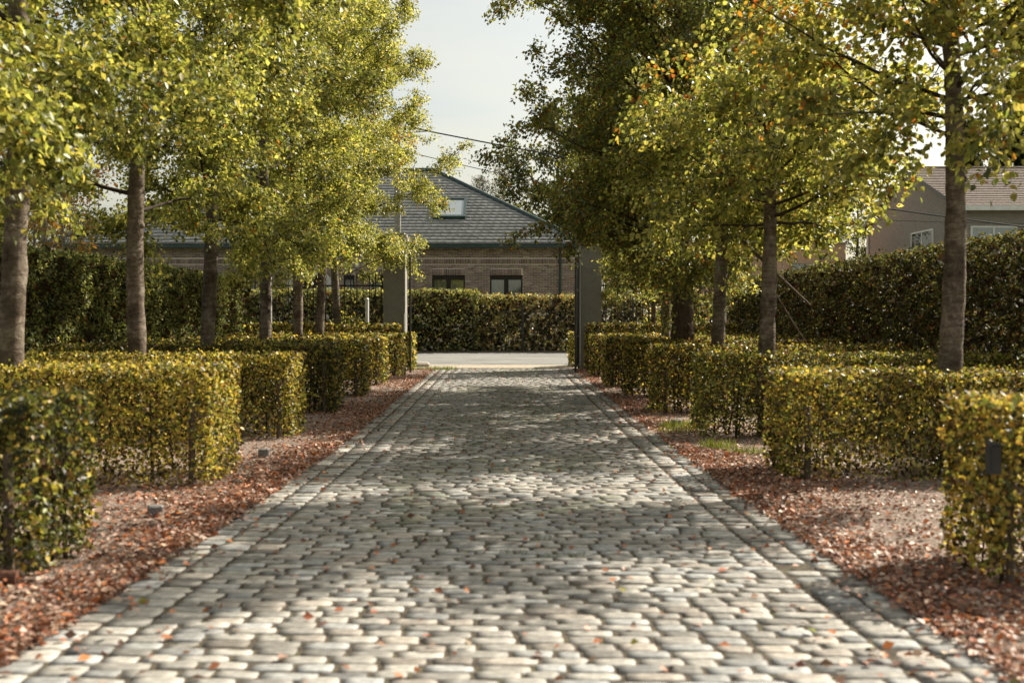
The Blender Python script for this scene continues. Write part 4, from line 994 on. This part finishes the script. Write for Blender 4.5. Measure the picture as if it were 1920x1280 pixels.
# ------------------------------------------------------------------ fallen leaves, grass
lr = np.random.default_rng(55)
def litter(n, side):
    Y = 4.2 + 29.0 * lr.random(n) ** 1.7
    U = lr.exponential(0.9, n) - 0.06
    U = np.where(U > 4.6, lr.uniform(0, 4.6, n), U)
    X = path_r(Y) + U if side > 0 else path_l(Y) - U
    P = np.stack([X, Y, np.zeros(n)], -1)
    dn = vnoise(P, 1.1, 61)
    keep = lr.random(n) < np.clip(0.2 + 1.5 * (dn - 0.48) + 0.5 * np.exp(-U * 2.2), 0.16, 1)
    P = P[keep]; P[:, 2] = bed_z(P[:, 0], P[:, 1]) + lr.uniform(0.004, 0.03, len(P))
    return P
P = np.concatenate([litter(68000, -1), litter(68000, 1)])
n = len(P)
nr = unit(np.array([0, 0, 1.0]) + lr.normal(0, 0.42, (n, 3))); dr = lr.normal(size=(n, 3)) * [1, 1, 0.25]
LC = [(0.35, 0.13, 0.06), (0.22, 0.115, 0.075), (0.43, 0.31, 0.24), (0.13, 0.07, 0.05), (0.44, 0.17, 0.06), (0.34, 0.235, 0.18)]
link('fallen_leaves', leaf_mesh('fallen_leaves', P, nr, dr, lr.uniform(0.022, 0.055, n), palette(n, LC, (2.2, 3, 2.2, 2.6, 1.2, 2), 0.3, lr), M['litter']),
     label='carpet of reddish brown fallen leaves on the beds beside the path', cat='fallen leaves', kind='stuff')
n = 24000                                  # crumbled leaf bits and pale grit
Y = 4.2 + 16.0 * lr.random(n) ** 1.6; U = lr.exponential(1.3, n); sg = lr.random(n) < 0.5
P = np.stack([np.where(sg, path_r(Y) + U, path_l(Y) - U), Y, 0 * Y], -1); P[:, 2] = bed_z(P[:, 0], P[:, 1]) + lr.uniform(0.002, 0.008, n)
link('leaf_crumbs', leaf_mesh('leaf_crumbs', P, unit(np.array([0, 0, 1.0]) + lr.normal(0, 0.6, (n, 3))), lr.normal(size=(n, 3)) * [1, 1, 0.3], lr.uniform(0.012, 0.032, n),
     palette(n, [(0.36, 0.27, 0.2), (0.24, 0.14, 0.09), (0.45, 0.37, 0.3), (0.12, 0.07, 0.045), (0.36, 0.15, 0.07)], (3, 3, 2, 2, 1), 0.3, lr), M['litter']), label='small pale leaf crumbs and grit scattered over the beds', cat='leaf litter', kind='stuff')
n = 2300
Y = 3.6 + 30 * lr.random(n) ** 1.4; tcen = lr.random(n)
edge = lr.random(n) < 0.6
off = np.where(edge, lr.exponential(0.22, n) - 0.03, lr.uniform(0, 2.0, n)); sgn = lr.random(n) < 0.5
X = np.where(sgn, path_l(Y) + off, path_r(Y) - off)
P = np.stack([X, Y, np.full(n, 0.012) + lr.uniform(0, 0.012, n)], -1)
link('path_leaves', leaf_mesh('path_leaves', P, unit(np.array([0, 0, 1.0]) + lr.normal(0, 0.4, (n, 3))), lr.normal(size=(n, 3)) * [1, 1, 0.2], lr.uniform(0.035, 0.065, n),
     palette(n, LC + [(0.2, 0.2, 0.03)], (3, 3, 2, 2, 2, 1.5, 0.5), 0.3, lr), M['litter']), label='scattered dead leaves lying on the cobbles', cat='fallen leaves', kind='stuff')

def tufts(name, spots, label, hgt=(0.05, 0.14), col=((0.09, 0.13, 0.02), (0.14, 0.16, 0.03))):
    Ps, Nr, Dr, Sz = [], [], [], []
    for (x, y, r, k) in spots:
        a = lr.uniform(0, 6.28, k); q = r * np.sqrt(lr.random(k))
        p = np.stack([x + np.cos(a) * q, y + np.sin(a) * q * 0.7, np.full(k, 0.005)], -1)
        Ps.append(p); d = np.stack([lr.normal(0, 0.4, k), lr.normal(0, 0.4, k), np.ones(k)], -1); Dr.append(d)
        Nr.append(lr.normal(size=(k, 3))); Sz.append(lr.uniform(*hgt, k))
    P, Nr, Dr, Sz = map(np.concatenate, (Ps, Nr, Dr, Sz))
    blade = (np.array([[-0.035, 0, 0], [0.035, 0, 0], [0.03, 0.55, 0.03], [0, 1, 0.16], [-0.03, 0.55, 0.03]]), np.array([[0, 1, 2, 4], [4, 2, 3, 3]]))
    blade = (blade[0], np.array([[0, 1, 2], [0, 2, 4], [4, 2, 3]]))
    link(name, leaf_mesh(name, P, Nr, Dr, Sz, palette(len(P), col, (1, 1), 0.25, lr), M['grass'], blade), label=label, cat='grass', kind='stuff')
def sp(x, y, r, k): Z = CAM_H * FPX / (y - 597); return ((x - 960) * Z / FPX, Z, r, k)
tufts('grass_tufts', [sp(1345, 842, 0.22, 240), sp(1280, 803, 0.35, 420), sp(1265, 812, 0.25, 200), sp(1395, 853, 0.2, 160), sp(1235, 770, 0.25, 160), sp(820, 693, 0.6, 500), sp(1075, 681, 0.35, 400), sp(782, 685, 0.4, 300)], 'small green grass tufts along the bed edges')
moss = []
for (x, y) in ((935, 757), (965, 762), (920, 700), (950, 695), (915, 815), (960, 820), (900, 806), (990, 1030), (860, 840), (1000, 768), (970, 740), (940, 835)):
    Xm, Zm, _, _ = sp(x, y, 0, 0)
    for k in range(5): moss.append((Xm + lr.normal(0, 0.3), Zm + lr.normal(0, 0.3), 0.09, 45))
tufts('path_moss', moss, 'patches of green moss and grass growing between the cobbles', (0.015, 0.045), ((0.07, 0.09, 0.018), (0.12, 0.12, 0.03)))
